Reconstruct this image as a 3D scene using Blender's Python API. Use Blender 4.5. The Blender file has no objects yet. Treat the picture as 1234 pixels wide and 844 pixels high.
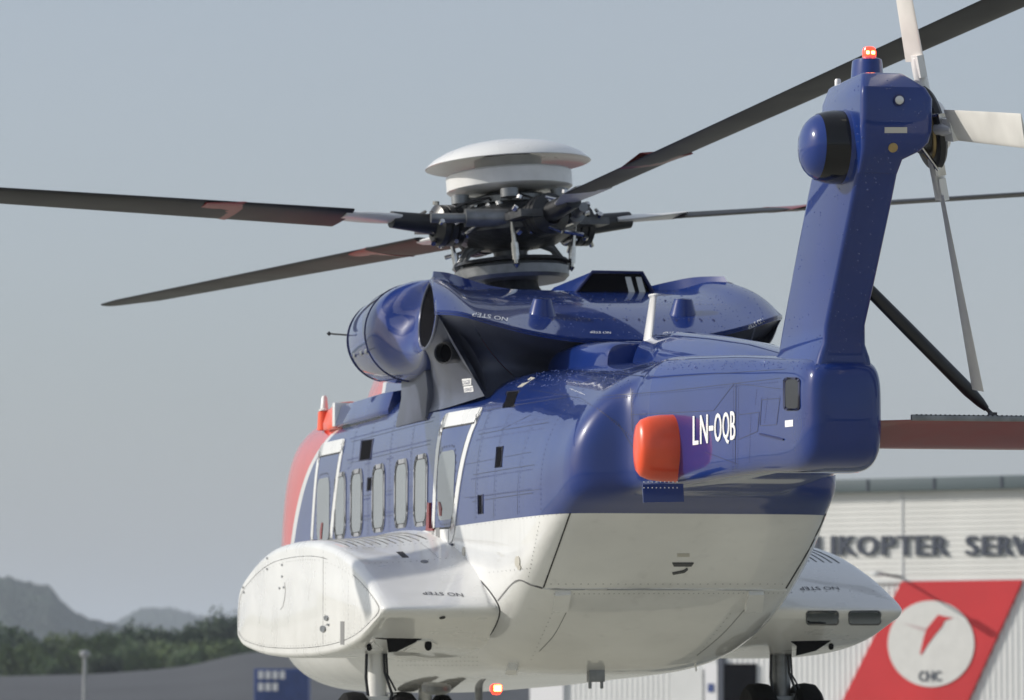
import bpy, bmesh, math, random
import numpy as np
from mathutils import Vector, Matrix, noise
from mathutils.bvhtree import BVHTree
R = math.radians
random.seed(7)
S = bpy.context.scene
COL = S.collection

# ------------------------------------------------------------------ camera
F, CX, CY, HZ = 6075.0, 617.0, 422.0, 820.0      # focal length and centre in photograph pixels
TH = R(12.0)                                     # the camera looks 12 degrees to the right of the helicopter's heading
PITCH = math.atan((HZ - CY) / F)
D = 41.3
CAM = Vector((-D * math.sin(TH), -D * math.cos(TH), 1.6))
VR = Vector((math.cos(TH), -math.sin(TH), 0))
VH = Vector((math.sin(TH), math.cos(TH), 0))
VF = VH * math.cos(PITCH) + Vector((0, 0, math.sin(PITCH)))
VU = -VH * math.sin(PITCH) + Vector((0, 0, math.cos(PITCH)))
cd = bpy.data.cameras.new('camera')
cam = bpy.data.objects.new('camera', cd)
COL.objects.link(cam)
cd.sensor_width = 36.0
cd.lens = 36.0 * F / 1234.0
cd.clip_start = 1.0
cd.clip_end = 30000.0
cam.matrix_world = Matrix(((VR.x, VU.x, -VF.x, CAM.x), (VR.y, VU.y, -VF.y, CAM.y), (VR.z, VU.z, -VF.z, CAM.z), (0, 0, 0, 1)))
cd.dof.use_dof = True
cd.dof.focus_distance = 31.0
cd.dof.aperture_fstop = 5.0
S.camera = cam

# ------------------------------------------------------------------ light
SUN_AZ = Vector((-0.955, 0.297, 0)).normalized()  # horizontal direction towards the sun: port side, slightly ahead
SUN_EL = R(27)
w = bpy.data.worlds.new("World")
S.world = w
w.use_nodes = True
nt = w.node_tree
bg = nt.nodes['Background']
sky = nt.nodes.new('ShaderNodeTexSky')
sky.sky_type = 'NISHITA'
sky.sun_disc = False
sky.sun_elevation = SUN_EL
sky.sun_rotation = math.atan2(SUN_AZ.x, SUN_AZ.y)
sky.air_density = 1.0
sky.dust_density = 2.5
sky.ozone_density = 3.5
veil = nt.nodes.new('ShaderNodeMix'); veil.data_type = 'RGBA'      # thin even high cloud over the whole sky
vn = nt.nodes.new('ShaderNodeTexNoise'); vn.inputs['Scale'].default_value = 2.2; vn.inputs['Detail'].default_value = 5
vm = nt.nodes.new('ShaderNodeMapping'); vm.inputs['Scale'].default_value = (1, 1, 4)
vc = nt.nodes.new('ShaderNodeTexCoord'); nt.links.new(vc.outputs['Generated'], vm.inputs[0]); nt.links.new(vm.outputs[0], vn.inputs['Vector'])
vr = nt.nodes.new('ShaderNodeMapRange'); vr.inputs[1].default_value = .3; vr.inputs[2].default_value = .7
vr.inputs[3].default_value = .50; vr.inputs[4].default_value = .66
nt.links.new(vn.outputs[0], vr.inputs[0]); nt.links.new(vr.outputs[0], veil.inputs[0])
veil.inputs[7].default_value = (3.85, 4.08, 4.4, 1)
nt.links.new(sky.outputs[0], veil.inputs[6]); nt.links.new(veil.outputs[2], bg.inputs[0])
bg.inputs[1].default_value = 0.13
sl = bpy.data.lights.new('sun', 'SUN')
sl.energy = 3.8
sl.angle = R(0.6)
sl.color = (1.0, 0.95, 0.87)
so = bpy.data.objects.new('sun', sl)
COL.objects.link(so)
sd = SUN_AZ * math.cos(SUN_EL) + Vector((0, 0, math.sin(SUN_EL)))
so.rotation_euler = sd.to_track_quat('Z', 'Y').to_euler()
S.view_settings.view_transform = 'Standard'
S.view_settings.look = 'None'
S.view_settings.exposure = 0.0
S.view_settings.gamma = 1.0
S.render.engine = 'CYCLES'
S.cycles.use_denoising = True
S.cycles.max_bounces = 6
S.cycles.volume_bounces = 1

# ------------------------------------------------------------------ helpers
ROOTB = Vector((0, 0, 0.9))
WM = {}

def ray(x, y):
    return (VF * F + VR * (x - CX) + VU * (CY - y)).normalized()

def P(x, y, X=None, Y=None, Z=None):
    """the point of a plane X=, Y= or Z= seen at photograph pixel x, y"""
    d = ray(x, y)
    t = (X - CAM.x) / d.x if X is not None else (Y - CAM.y) / d.y if Y is not None else (Z - CAM.z) / d.z
    return CAM + d * t

def place(o, M, parent=None):
    COL.objects.link(o)
    WM[o.name] = M.copy()
    if parent:
        o.parent = parent
        o.matrix_local = WM[parent.name].inverted() @ M
    else:
        o.matrix_world = M
    return o

def empty(name, loc, label, cat, group=None):
    o = bpy.data.objects.new(name, None)
    place(o, Matrix.Translation(Vector(loc)))
    o['label'] = label
    o['category'] = cat
    if group:
        o['group'] = group
    return o

def mesh(name, V, Fc, mat, smooth=True, angle=35):
    m = bpy.data.meshes.new(name)
    m.from_pydata([tuple(v) for v in V], [], Fc)
    m.materials.append(mat)
    m.update()
    if smooth:
        m.polygons.foreach_set('use_smooth', [True] * len(m.polygons))
        m.set_sharp_from_angle(angle=R(angle))
    return m

def fixn(m):
    b = bmesh.new()
    b.from_mesh(m)
    bmesh.ops.remove_doubles(b, verts=b.verts, dist=1e-5)
    bmesh.ops.recalc_face_normals(b, faces=b.faces)
    b.to_mesh(m)
    b.free()

def obj(name, V, Fc, mat, parent=None, smooth=True, angle=35, origin=None, fix=True, bevel=0, kind=None, label=None):
    """world-space vertices -> one mesh object whose origin lies at its middle"""
    V = [Vector(v) for v in V]
    if origin is None:
        lo = Vector((min(v.x for v in V), min(v.y for v in V), min(v.z for v in V)))
        hi = Vector((max(v.x for v in V), max(v.y for v in V), max(v.z for v in V)))
        origin = (lo + hi) / 2
    m = mesh(name, [v - origin for v in V], Fc, mat, False)
    if fix:
        fixn(m)
    if bevel:
        b = bmesh.new(); b.from_mesh(m)
        es = [e for e in b.edges if len(e.link_faces) == 2 and e.calc_face_angle(0) > R(30)]
        bmesh.ops.bevel(b, geom=es, offset=bevel, segments=2, affect='EDGES', profile=0.5)
        b.to_mesh(m); b.free()
    if smooth:
        m.polygons.foreach_set('use_smooth', [True] * len(m.polygons))
        m.set_sharp_from_angle(angle=R(angle))
    o = bpy.data.objects.new(name, m)
    place(o, Matrix.Translation(origin), parent)
    if kind:
        o['kind'] = kind
    if label:
        o['label'] = label
    return o

def inst(name, me, M, parent=None):
    o = bpy.data.objects.new(name, me)
    return place(o, M, parent)

def grid(rows, closed=False, caps=False):
    n = len(rows[0])
    V = [v for r in rows for v in r]
    Fc = []
    for i in range(len(rows) - 1):
        for j in range(n if closed else n - 1):
            a, b = i * n + j, i * n + (j + 1) % n
            Fc.append((a, b, b + n, a + n))
    if caps:
        Fc.append(tuple(range(n)))
        Fc.append(tuple(reversed(range((len(rows) - 1) * n, len(rows) * n))))
    return V, Fc

class MB:
    def __init__(s):
        s.V = []; s.F = []
    def add(s, V, Fc, M=None):
        k = len(s.V)
        s.V += [(M @ Vector(v)) if M else Vector(v) for v in V]
        s.F += [tuple(i + k for i in f) for f in Fc]
        return s
    def box(s, a, b, M=None):
        x0, y0, z0 = a; x1, y1, z1 = b
        return s.add([(x0, y0, z0), (x1, y0, z0), (x1, y1, z0), (x0, y1, z0), (x0, y0, z1), (x1, y0, z1), (x1, y1, z1), (x0, y1, z1)],
                     [(0, 3, 2, 1), (4, 5, 6, 7), (0, 1, 5, 4), (1, 2, 6, 5), (2, 3, 7, 6), (3, 0, 4, 7)], M)
    def tube(s, pts, r, n=10, caps=True):
        pts = [Vector(p) for p in pts]
        rr = r if isinstance(r, (list, tuple)) else [r] * len(pts)
        rows = []
        up = None
        for i, p in enumerate(pts):
            t = (pts[min(i + 1, len(pts) - 1)] - pts[max(i - 1, 0)]).normalized()
            if up is None:
                up = Vector((0, 0, 1)) if abs(t.z) < .9 else Vector((1, 0, 0))
            a = t.cross(up).normalized(); b = a.cross(t).normalized(); up = b
            rows.append([p + (a * math.cos(q) + b * math.sin(q)) * rr[i] for q in [2 * math.pi * k / n for k in range(n)]])
        V, Fc = grid(rows, True, caps)
        return s.add(V, Fc)
    def lathe(s, prof, M=None, n=32, caps=False):
        rows = [[(r * math.cos(2 * math.pi * k / n), r * math.sin(2 * math.pi * k / n), z) for k in range(n)] for r, z in prof]
        V, Fc = grid(rows, True, caps)
        return s.add(V, Fc, M)
    def obj(s, name, mat, parent=None, **k):
        return obj(name, s.V, s.F, mat, parent, **k)

def axis_m(p, d, roll=None):
    q = Vector(d).to_track_quat('Z', 'Y')
    return Matrix.Translation(Vector(p)) @ q.to_matrix().to_4x4()

def crom(pts, n, closed=False):
    """Catmull-Rom through points, n samples per span"""
    pts = [Vector(p) for p in pts]
    out = []
    L = len(pts)
    for i in range(L if closed else L - 1):
        if closed:
            a, b, c, d = pts[i - 1], pts[i], pts[(i + 1) % L], pts[(i + 2) % L]
        else:
            a, b, c, d = pts[max(i - 1, 0)], pts[i], pts[i + 1], pts[min(i + 2, L - 1)]
        for k in range(n):
            t = k / n
            out.append(((b * 2) + (c - a) * t + (a * 2 - b * 5 + c * 4 - d) * t * t + (b * 3 - a - c * 3 + d) * t ** 3) / 2)
    if not closed:
        out.append(pts[-1])
    return out

def bvh(*obs):
    V = []; Fc = []
    for o in obs:
        M = WM[o.name]; k = len(V)
        V += [M @ v.co for v in o.data.vertices]
        Fc += [tuple(i + k for i in p.vertices) for p in o.data.polygons]
    return BVHTree.FromPolygons(V, Fc)

def hit_cam(t):
    def f(x, y):
        h = t.ray_cast(CAM, ray(x, y))
        if h[0] is None: return None
        n = h[1] if h[1].dot(ray(x, y)) < 0 else -h[1]
        return h[0], n
    return f

def hit_side(t, s=-1):
    def f(y, z):
        h = t.ray_cast(Vector((s * 6, y, z)), Vector((-s, 0, 0)))
        if h[0] is None: return None
        n = h[1] if h[1].x * s > 0 else -h[1]
        return h[0], n
    return f

def drape(name, poly, fn, mat, parent, h=0.004, step=None, kind=None, label=None, skirt=True, polys=None):
    """a thin plate with its own thickness laid on a curved skin"""
    b = bmesh.new()
    for pl in (polys or [poly]):
        vs = [b.verts.new((p[0], p[1], 0)) for p in pl]
        try: b.faces.new(vs)
        except ValueError: pass
    if step:
        xs = [v.co.x for v in b.verts]; ys = [v.co.y for v in b.verts]
        for ax, lo, hi in ((0, min(xs), max(xs)), (1, min(ys), max(ys))):
            k = max(1, int(math.ceil((hi - lo) / step)))
            for i in range(1, k):
                c = lo + (hi - lo) * i / k
                co = (c, 0, 0) if ax == 0 else (0, c, 0)
                no = (1, 0, 0) if ax == 0 else (0, 1, 0)
                bmesh.ops.bisect_plane(b, geom=b.verts[:] + b.edges[:] + b.faces[:], plane_co=co, plane_no=no)
    bmesh.ops.triangulate(b, faces=b.faces[:])
    bad = []
    nr = {}
    for v in b.verts:
        r = fn(v.co.x, v.co.y)
        if r is None: bad.append(v); continue
        nr[v] = r[1]
        v.co = r[0] + r[1] * h
    bmesh.ops.delete(b, geom=bad, context='VERTS')
    if skirt:
        be = [e for e in b.edges if len(e.link_faces) == 1]
        ex = bmesh.ops.extrude_edge_only(b, edges=be)
        src = {}
        for v in [g for g in ex['geom'] if isinstance(g, bmesh.types.BMVert)]:
            for e in v.link_edges:
                o = e.other_vert(v)
                if o in nr and (o.co - v.co).length < 1e-7:
                    src[v] = nr[o]
        for v, n in src.items():
            v.co -= n * (h + 0.004)
    b.normal_update()
    V = [v.co.copy() for v in b.verts]
    ix = {v: i for i, v in enumerate(b.verts)}
    Fc = [tuple(ix[v] for v in f.verts) for f in b.faces]
    b.free()
    if not Fc: return None
    return obj(name, V, Fc, mat, parent, angle=40, kind=kind, label=label)

def band_polys(outer, inner):
    n = len(outer)
    return [[outer[i], outer[(i + 1) % n], inner[(i + 1) % n], inner[i]] for i in range(n)]

def line_polys(pts, wd):
    """quads of width wd along a 2D path"""
    out = []
    for a, b in zip(pts[:-1], pts[1:]):
        d = Vector((b[0] - a[0], b[1] - a[1])); L = d.length
        if L < 1e-6: continue
        k = max(1, int(L / (wd * 12)))
        n = Vector((-d.y, d.x)) / L * wd / 2
        for i in range(k):
            p = Vector(a) + d * (i / k); q = Vector(a) + d * ((i + 1) / k)
            out.append([p + n, p - n, q - n, q + n])
    return out

def rrect(x0, x1, y0, y1, r, n=6):
    out = []
    for cx, cy, a in ((x1 - r, y1 - r, 0), (x0 + r, y1 - r, 90), (x0 + r, y0 + r, 180), (x1 - r, y0 + r, 270)):
        for k in range(n + 1):
            q = R(a + 90 * k / n)
            out.append((cx + r * math.cos(q), cy + r * math.sin(q)))
    return out

def discs(name, pts, fn, rad, mat, parent, h=0.002, n=6, label=None):
    """many rivet heads joined"""
    V = []; Fc = []
    for p in pts:
        r = fn(p[0], p[1])
        if r is None: continue
        c, nn = r
        a = nn.orthogonal().normalized(); b = nn.cross(a)
        k = len(V)
        V.append(c + nn * (h + .001))
        V += [c + nn * (h * .2) + (a * math.cos(2 * math.pi * i / n) + b * math.sin(2 * math.pi * i / n)) * rad for i in range(n)]
        Fc += [(k, k + 1 + i, k + 1 + (i + 1) % n) for i in range(n)]
    if not Fc: return None
    return obj(name, V, Fc, mat, parent, kind='stuff', fix=False, angle=80, label=label)

def text_mesh(body):
    c = bpy.data.curves.new('text', 'FONT')
    c.body = body
    c.resolution_u = 3
    o = bpy.data.objects.new('text', c)
    COL.objects.link(o)
    bpy.context.view_layer.update()
    m = bpy.data.meshes.new_from_object(o.evaluated_get(bpy.context.evaluated_depsgraph_get()))
    V = [v.co.copy() for v in m.vertices]
    Fc = [tuple(p.vertices) for p in m.polygons]
    bpy.data.objects.remove(o); bpy.data.curves.remove(c); bpy.data.meshes.remove(m)
    x0 = min(v.x for v in V); x1 = max(v.x for v in V); y0 = min(v.y for v in V); y1 = max(v.y for v in V)
    return [((v.x - x0) / (x1 - x0), (v.y - y0) / (y1 - y0)) for v in V], Fc

def text_on(name, body, quad, fn, mat, parent, h=0.004, bold=0, label=None):
    """quad: bottom-left, bottom-right, top-right, top-left in the mapping's own 2D coordinates"""
    uv, Fc = text_mesh(body)
    q = [Vector(p) for p in quad]
    V = []; FF = []
    offs = [(0, 0)] if not bold else [(-bold, 0), (bold, 0), (0, bold * .6), (0, -bold * .6)]
    for li, (ox, oy) in enumerate(offs):
        k = len(V); ok = True
        for u, v in uv:
            p = (q[0] * (1 - u) + q[1] * u) * (1 - v) + (q[3] * (1 - u) + q[2] * u) * v
            r = fn(p.x + ox, p.y + oy)
            if r is None: ok = False; break
            V.append(r[0] + r[1] * (h + li * .0007))
        if not ok:
            V = V[:k]; continue
        FF += [tuple(i + k for i in f) for f in Fc]
    if FF:
        return obj(name, V, FF, mat, parent, smooth=False, fix=False, label=label)

# ------------------------------------------------------------------ materials
def mat(name, col, rough=.5, metal=0., coat=0., spec=.5, bump=0., bscale=40., var=0., vscale=3., emit=None, es=0., trans=0.):
    m = bpy.data.materials.new(name)
    m.use_nodes = True
    t = m.node_tree; p = t.nodes['Principled BSDF']
    p.inputs['Base Color'].default_value = (*col, 1)
    p.inputs['Roughness'].default_value = rough
    p.inputs['Metallic'].default_value = metal
    p.inputs['Coat Weight'].default_value = coat
    p.inputs['Coat Roughness'].default_value = 0.03
    p.inputs['Specular IOR Level'].default_value = spec
    if trans: p.inputs['Transmission Weight'].default_value = trans
    if emit:
        p.inputs['Emission Color'].default_value = (*emit, 1)
        p.inputs['Emission Strength'].default_value = es
    tc = t.nodes.new('ShaderNodeTexCoord')
    if var:
        n = t.nodes.new('ShaderNodeTexNoise'); n.inputs['Scale'].default_value = vscale; n.inputs['Detail'].default_value = 6
        t.links.new(tc.outputs['Object'], n.inputs['Vector'])
        mr = t.nodes.new('ShaderNodeMapRange')
        mr.inputs[1].default_value = .3; mr.inputs[2].default_value = .7
        mr.inputs[3].default_value = 1 - var; mr.inputs[4].default_value = 1 + var
        t.links.new(n.outputs[0], mr.inputs[0])
        mx = t.nodes.new('ShaderNodeMix'); mx.data_type = 'RGBA'; mx.blend_type = 'MULTIPLY'; mx.inputs[0].default_value = 1
        mx.inputs[6].default_value = (*col, 1)
        t.links.new(mr.outputs[0], mx.inputs[7])
        t.links.new(mx.outputs[2], p.inputs['Base Color'])
        r2 = t.nodes.new('ShaderNodeMapRange'); r2.inputs[3].default_value = max(.02, rough - .08); r2.inputs[4].default_value = min(1, rough + .1)
        t.links.new(n.outputs[0], r2.inputs[0]); t.links.new(r2.outputs[0], p.inputs['Roughness'])
    if bump:
        n = t.nodes.new('ShaderNodeTexNoise'); n.inputs['Scale'].default_value = bscale; n.inputs['Detail'].default_value = 3
        t.links.new(tc.outputs['Object'], n.inputs['Vector'])
        bp = t.nodes.new('ShaderNodeBump'); bp.inputs['Strength'].default_value = bump; bp.inputs['Distance'].default_value = .02
        t.links.new(n.outputs[0], bp.inputs['Height']); t.links.new(bp.outputs[0], p.inputs['Normal'])
    return m

BLUEC = (0.008, 0.029, 0.17)
WHITEC = (0.78, 0.78, 0.76)
REDC = (0.70, 0.05, 0.025)
M_blue = mat('blue_paint', BLUEC, .3, coat=1., spec=.06, bump=.02, bscale=2.2, var=.12, vscale=1.7)
M_white = mat('white_paint', WHITEC, .28, coat=.5, bump=.02, bscale=2.5, var=.05, vscale=2.2)
M_orange = mat('orange_paint', (0.85, 0.085, 0.02), .35, coat=.4, var=.1, vscale=5)
M_red = mat('red_paint', (0.22, 0.018, 0.017), .4, coat=.3, var=.12, vscale=3)
M_dark = mat('dark_interior', (0.005, 0.005, 0.007), .9, spec=.05)
M_black = mat('black_rubber_paint', (0.012, 0.013, 0.016), .35, var=.3, vscale=8)
M_seam = mat('seam_blue', (0.008, 0.016, 0.09), .6)
M_seam2 = mat('seam_soft', (0.01, 0.018, 0.07), .45, coat=.3)
M_seamw = mat('seam_grey', (0.2, 0.2, 0.2), .6)
M_seal = mat('seal_black', (0.02, 0.02, 0.022), .6)
M_text = mat('white_lettering', (0.85, 0.85, 0.85), .4)
M_textd = mat('dark_lettering', (0.05, 0.05, 0.06), .5)
M_glass = mat('window_glass', (0.17, 0.185, 0.185), .12, coat=1, spec=.8, var=.1, vscale=2)
M_cglass = mat('cockpit_glass', (0.03, 0.04, 0.045), .05, coat=1, spec=.8)
M_winf = mat('window_frame_grey', (0.26, 0.27, 0.29), .5)
M_grey = mat('grey_metal', (0.22, 0.23, 0.24), .38, metal=.6, var=.25, vscale=9)
M_dgrey = mat('dark_metal', (0.075, 0.078, 0.082), .35, metal=.5, var=.4, vscale=12, bump=.3, bscale=30)
M_steel = mat('bright_steel', (0.6, 0.6, 0.6), .2, metal=1., var=.2, vscale=15)
M_brass = mat('gold_metal', (0.35, 0.26, 0.12), .4, metal=.7, var=.3, vscale=12)
M_heat = mat('heat_grey_paint', (0.075, 0.085, 0.125), .42, metal=.3, coat=.15, var=.25, vscale=4)
M_blade = mat('blade_grey', (0.014, 0.015, 0.017), .45, spec=.25, var=.25, vscale=2)
M_rubber = mat('tyre_rubber', (0.008, 0.008, 0.008), .8, spec=.15, bump=.3, bscale=20)
M_light = mat('lit_red_lens', (0.8, 0.02, 0.01), .2, emit=(1, .04, .02), es=3.5)
M_filament = mat('lit_lamp_core', (1, .6, .2), .3, emit=(1, .55, .12), es=9)
M_lens = mat('clear_lens', (0.55, 0.56, 0.55), .08, coat=1, spec=1)
M_placard = mat('placard', (0.5, 0.48, 0.42), .5)
M_drop = mat('water_drop', (0.02, 0.05, 0.24), .03, coat=1, spec=1)

def hull_paint():
    m = bpy.data.materials.new('hull_livery'); m.use_nodes = True
    t = m.node_tree; p = t.nodes['Principled BSDF']
    N = t.nodes.new; L = t.links.new
    tc = N('ShaderNodeTexCoord'); sp = N('ShaderNodeSeparateXYZ'); L(tc.outputs['Object'], sp.inputs[0])
    # object origin is ROOTB
    lt = N('ShaderNodeMath'); lt.operation = 'LESS_THAN'; L(sp.outputs[2], lt.inputs[0]); lt.inputs[1].default_value = 2.757 - ROOTB.z
    # stripe: y position as a curve of z
    mz = N('ShaderNodeMapRange'); L(sp.outputs[2], mz.inputs[0]); mz.inputs[1].default_value = 2.6 - .9; mz.inputs[2].default_value = 4.1 - .9
    fc = N('ShaderNodeFloatCurve'); L(mz.outputs[0], fc.inputs[1])
    cv = fc.mapping.curves[0]
    pts = [(4.30, 2.6), (4.10, 2.86), (3.8, 3.14), (3.45, 3.37), (3.02, 3.55), (2.48, 3.70), (2.01, 3.80), (1.9, 3.98)]
    q = [((z - 2.6) / 1.5, y / 6) for y, z in pts]
    cv.points[0].location = q[0]; cv.points[1].location = (1.0, 1.85 / 6)
    for a in q[1:]: cv.points.new(*a)
    fc.mapping.update()
    ys = N('ShaderNodeMath'); ys.operation = 'MULTIPLY'; L(fc.outputs[0], ys.inputs[0]); ys.inputs[1].default_value = 6
    df = N('ShaderNodeMath'); df.operation = 'SUBTRACT'; L(sp.outputs[1], df.inputs[0]); L(ys.outputs[0], df.inputs[1])
    red = N('ShaderNodeMath'); red.operation = 'GREATER_THAN'; L(df.outputs[0], red.inputs[0]); red.inputs[1].default_value = .10
    st = N('ShaderNodeMath'); st.operation = 'GREATER_THAN'; L(df.outputs[0], st.inputs[0]); st.inputs[1].default_value = -.10
    def mix(f, a, b):
        x = N('ShaderNodeMix'); x.data_type = 'RGBA'
        L(f, x.inputs[0])
        for s_, i in ((a, 6), (b, 7)):
            if isinstance(s_, tuple): x.inputs[i].default_value = (*s_, 1)
            else: L(s_, x.inputs[i])
        return x.outputs[2]
    c = mix(st.outputs[0], BLUEC, WHITEC)
    c = mix(red.outputs[0], c, REDC)
    c = mix(lt.outputs[0], c, WHITEC)
    n = N('ShaderNodeTexNoise'); n.inputs['Scale'].default_value = 1.6; n.inputs['Detail'].default_value = 7
    L(tc.outputs['Object'], n.inputs['Vector'])
    mr = N('ShaderNodeMapRange'); mr.inputs[1].default_value = .3; mr.inputs[2].default_value = .7; mr.inputs[3].default_value = .9; mr.inputs[4].default_value = 1.06
    L(n.outputs[0], mr.inputs[0])
    x = N('ShaderNodeMix'); x.data_type = 'RGBA'; x.blend_type = 'MULTIPLY'; x.inputs[0].default_value = 1
    L(c, x.inputs[6]); L(mr.outputs[0], x.inputs[7]); L(x.outputs[2], p.inputs['Base Color'])
    mp = N('ShaderNodeMapping'); mp.inputs['Scale'].default_value = (6, 6, .7); L(tc.outputs['Object'], mp.inputs[0])
    n3 = N('ShaderNodeTexNoise'); n3.inputs['Scale'].default_value = 1.5; n3.inputs['Detail'].default_value = 5; L(mp.outputs[0], n3.inputs['Vector'])
    m3 = N('ShaderNodeMapRange'); m3.inputs[1].default_value = .58; m3.inputs[2].default_value = .8; m3.inputs[3].default_value = 1; m3.inputs[4].default_value = .84
    L(n3.outputs[0], m3.inputs[0])
    x3 = N('ShaderNodeMix'); x3.data_type = 'RGBA'; x3.blend_type = 'MULTIPLY'; x3.inputs[0].default_value = .7
    L(x.outputs[2], x3.inputs[6]); L(m3.outputs[0], x3.inputs[7]); L(x3.outputs[2], p.inputs['Base Color'])
    p.inputs['Roughness'].default_value = .3; p.inputs['Specular IOR Level'].default_value = .15
    p.inputs['Coat Weight'].default_value = 1.; p.inputs['Coat Roughness'].default_value = .03
    n2 = N('ShaderNodeTexNoise'); n2.inputs['Scale'].default_value = 2.4; n2.inputs['Detail'].default_value = 2
    L(tc.outputs['Object'], n2.inputs['Vector'])
    bp = N('ShaderNodeBump'); bp.inputs['Strength'].default_value = .05; bp.inputs['Distance'].default_value = .05
    L(n2.outputs[0], bp.inputs['Height']); L(bp.outputs[0], p.inputs['Normal']); L(bp.outputs[0], p.inputs['Coat Normal'])
    return m
M_hull = hull_paint()

# ------------------------------------------------------------------ the helicopter
HELI = empty('helicopter', ROOTB, 'large blue and white twin-engine helicopter with red nose hovering in front of the hangar', 'helicopter')

def spow(v, e): return math.copysign(abs(v) ** e, v)

def ring(y, w_, zb, zc, zt, nu, nl, N=96):
    pts = []
    for k in range(400):
        a = 2 * math.pi * k / 400
        c, s_ = math.cos(a), math.sin(a)
        n = nu if s_ >= 0 else nl
        h = (zt - zc) if s_ >= 0 else (zc - zb)
        pts.append((w_ * spow(c, 2 / n), zc + h * spow(s_, 2 / n)))
    # equal arc length, each quadrant keeping its share of points
    out = []
    for qd in range(4):
        seg = pts[qd * 100:(qd + 1) * 100] + [pts[((qd + 1) * 100) % 400]]
        d = [0]
        for a, b in zip(seg[:-1], seg[1:]): d.append(d[-1] + math.hypot(b[0] - a[0], b[1] - a[1]))
        for i in range(N // 4):
            t = d[-1] * i / (N // 4)
            out.append((float(np.interp(t, d, [p[0] for p in seg])), float(np.interp(t, d, [p[1] for p in seg]))))
    return [Vector((x, y, z)) for x, z in out]

ST = [  # y, half-width, bottom, widest, top, upper and lower exponents
    (6.62, .04, 2.15, 2.2, 2.25, 2, 2), (6.58, .2, 1.98, 2.2, 2.38, 2, 2), (6.45, .42, 1.82, 2.2, 2.52, 2.2, 2.2), (6.2, .76, 1.64, 2.2, 2.68, 2.4, 2.4),
    (5.8, .98, 1.54, 2.25, 3.22, 2.8, 2.6), (5.3, 1.05, 1.50, 2.3, 3.62, 3.6, 3), (4.7, 1.115, 1.49, 2.4, 3.88, 5.2, 3.2), (4.1, 1.13, 1.49, 2.5, 3.94, 6.0, 3.4),
    (3.5, 1.13, 1.49, 2.5, 3.95, 6.5, 3.5), (2.6, 1.13, 1.50, 2.5, 3.95, 6.8, 3.6), (1.5, 1.13, 1.52, 2.5, 3.95, 6.8, 3.6), (0, 1.13, 1.55, 2.5, 3.95, 6.8, 3.6),
    (-1.5, 1.13, 1.59, 2.5, 3.95, 6.5, 3.6), (-2.6, 1.13, 1.62, 2.5, 3.94, 5.6, 3.6), (-3.3, 1.12, 1.65, 2.5, 3.93, 4.3, 3.7), (-3.8, 1.11, 1.72, 2.52, 3.92, 4.0, 4),
    (-4.3, 1.10, 1.86, 2.58, 3.91, 3.6, 4.5), (-4.8, 1.085, 2.04, 2.70, 3.90, 3.0, 5.2), (-5.3, 1.06, 2.25, 2.84, 3.885, 2.5, 5.8), (-5.8, 1.025, 2.50, 2.97, 3.87, 2.15, 6),
    (-6.15, .985, 2.675, 3.05, 3.86, 1.98, 6), (-6.38, .96, 2.78, 3.10, 3.85, 1.92, 6), (-6.48, .915, 2.82, 3.12, 3.845, 1.95, 6), (-6.55, .84, 2.85, 3.14, 3.84, 2.05, 6),
    (-6.60, .74, 2.87, 3.17, 3.838, 2.3, 7), (-6.65, .65, 2.88, 3.20, 3.835, 2.7, 8), (-6.72, .59, 2.885, 3.22, 3.83, 3.2, 9), (-6.83, .555, 2.888, 3.25, 3.828, 4.2, 9), (-7.0, .53, 2.89, 3.27, 3.82, 4.8, 9),
]
def interp_stations(st, sub):
    rows = [Vector(s_[:4] + (0,)) if False else s_ for s_ in st]
    out = []
    for i in range(len(rows) - 1):
        a, b, c, d = rows[max(i - 1, 0)], rows[i], rows[i + 1], rows[min(i + 2, len(rows) - 1)]
        k = max(1, int(abs(c[0] - b[0]) / sub + .5)) + 1
        for j in range(k):
            t = j / k
            # monotone-ish cubic on arc of y
            o = []
            h = c[0] - b[0]
            for q in range(7):
                m0 = (c[q] - a[q]) / (c[0] - a[0]) if c[0] != a[0] else 0
                m1 = (d[q] - b[q]) / (d[0] - b[0]) if d[0] != b[0] else 0
                if q == 0: o.append(b[0] + h * t); continue
                h00 = 2 * t ** 3 - 3 * t * t + 1; h10 = t ** 3 - 2 * t * t + t; h01 = -2 * t ** 3 + 3 * t * t; h11 = t ** 3 - t * t
                o.append(h00 * b[q] + h10 * h * m0 + h01 * c[q] + h11 * h * m1)
            out.append(tuple(o))
    out.append(rows[-1])
    return out
BOOM = [(-7.0, .53, 2.89, 3.27, 3.82, 4.8, 9), (-7.6, .465, 2.90, 3.28, 3.785, 5.2, 9), (-8.4, .385, 2.92, 3.28, 3.735, 5.6, 9), (-9.1, .315, 2.925, 3.28, 3.68, 5.6, 8),
        (-9.5, .285, 2.91, 3.27, 3.65, 5.6, 7), (-9.75, .27, 2.91, 3.27, 3.635, 5.2, 6), (-9.9, .26, 2.93, 3.27, 3.62, 4.8, 5), (-10.0, .24, 2.97, 3.27, 3.595, 4.4, 4.4),
        (-10.06, .205, 3.03, 3.28, 3.555, 4, 4), (-10.085, .15, 3.1, 3.29, 3.5, 3.6, 3.6)]
full = [ring(*s_) for s_ in interp_stations(ST, .25)]
V, Fc = grid(full, True, True)
HULL = obj('fuselage', V, Fc, M_hull, HELI, origin=ROOTB.copy(), angle=50)
full2 = [ring(*s_) for s_ in interp_stations(BOOM, .2)]
V, Fc = grid(full2, True, True)
TBOOM = obj('tail_boom', V, Fc, M_blue, HELI, angle=50)
T_hull = bvh(HULL, TBOOM)
hc = hit_cam(T_hull)
hs = hit_side(T_hull)

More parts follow.
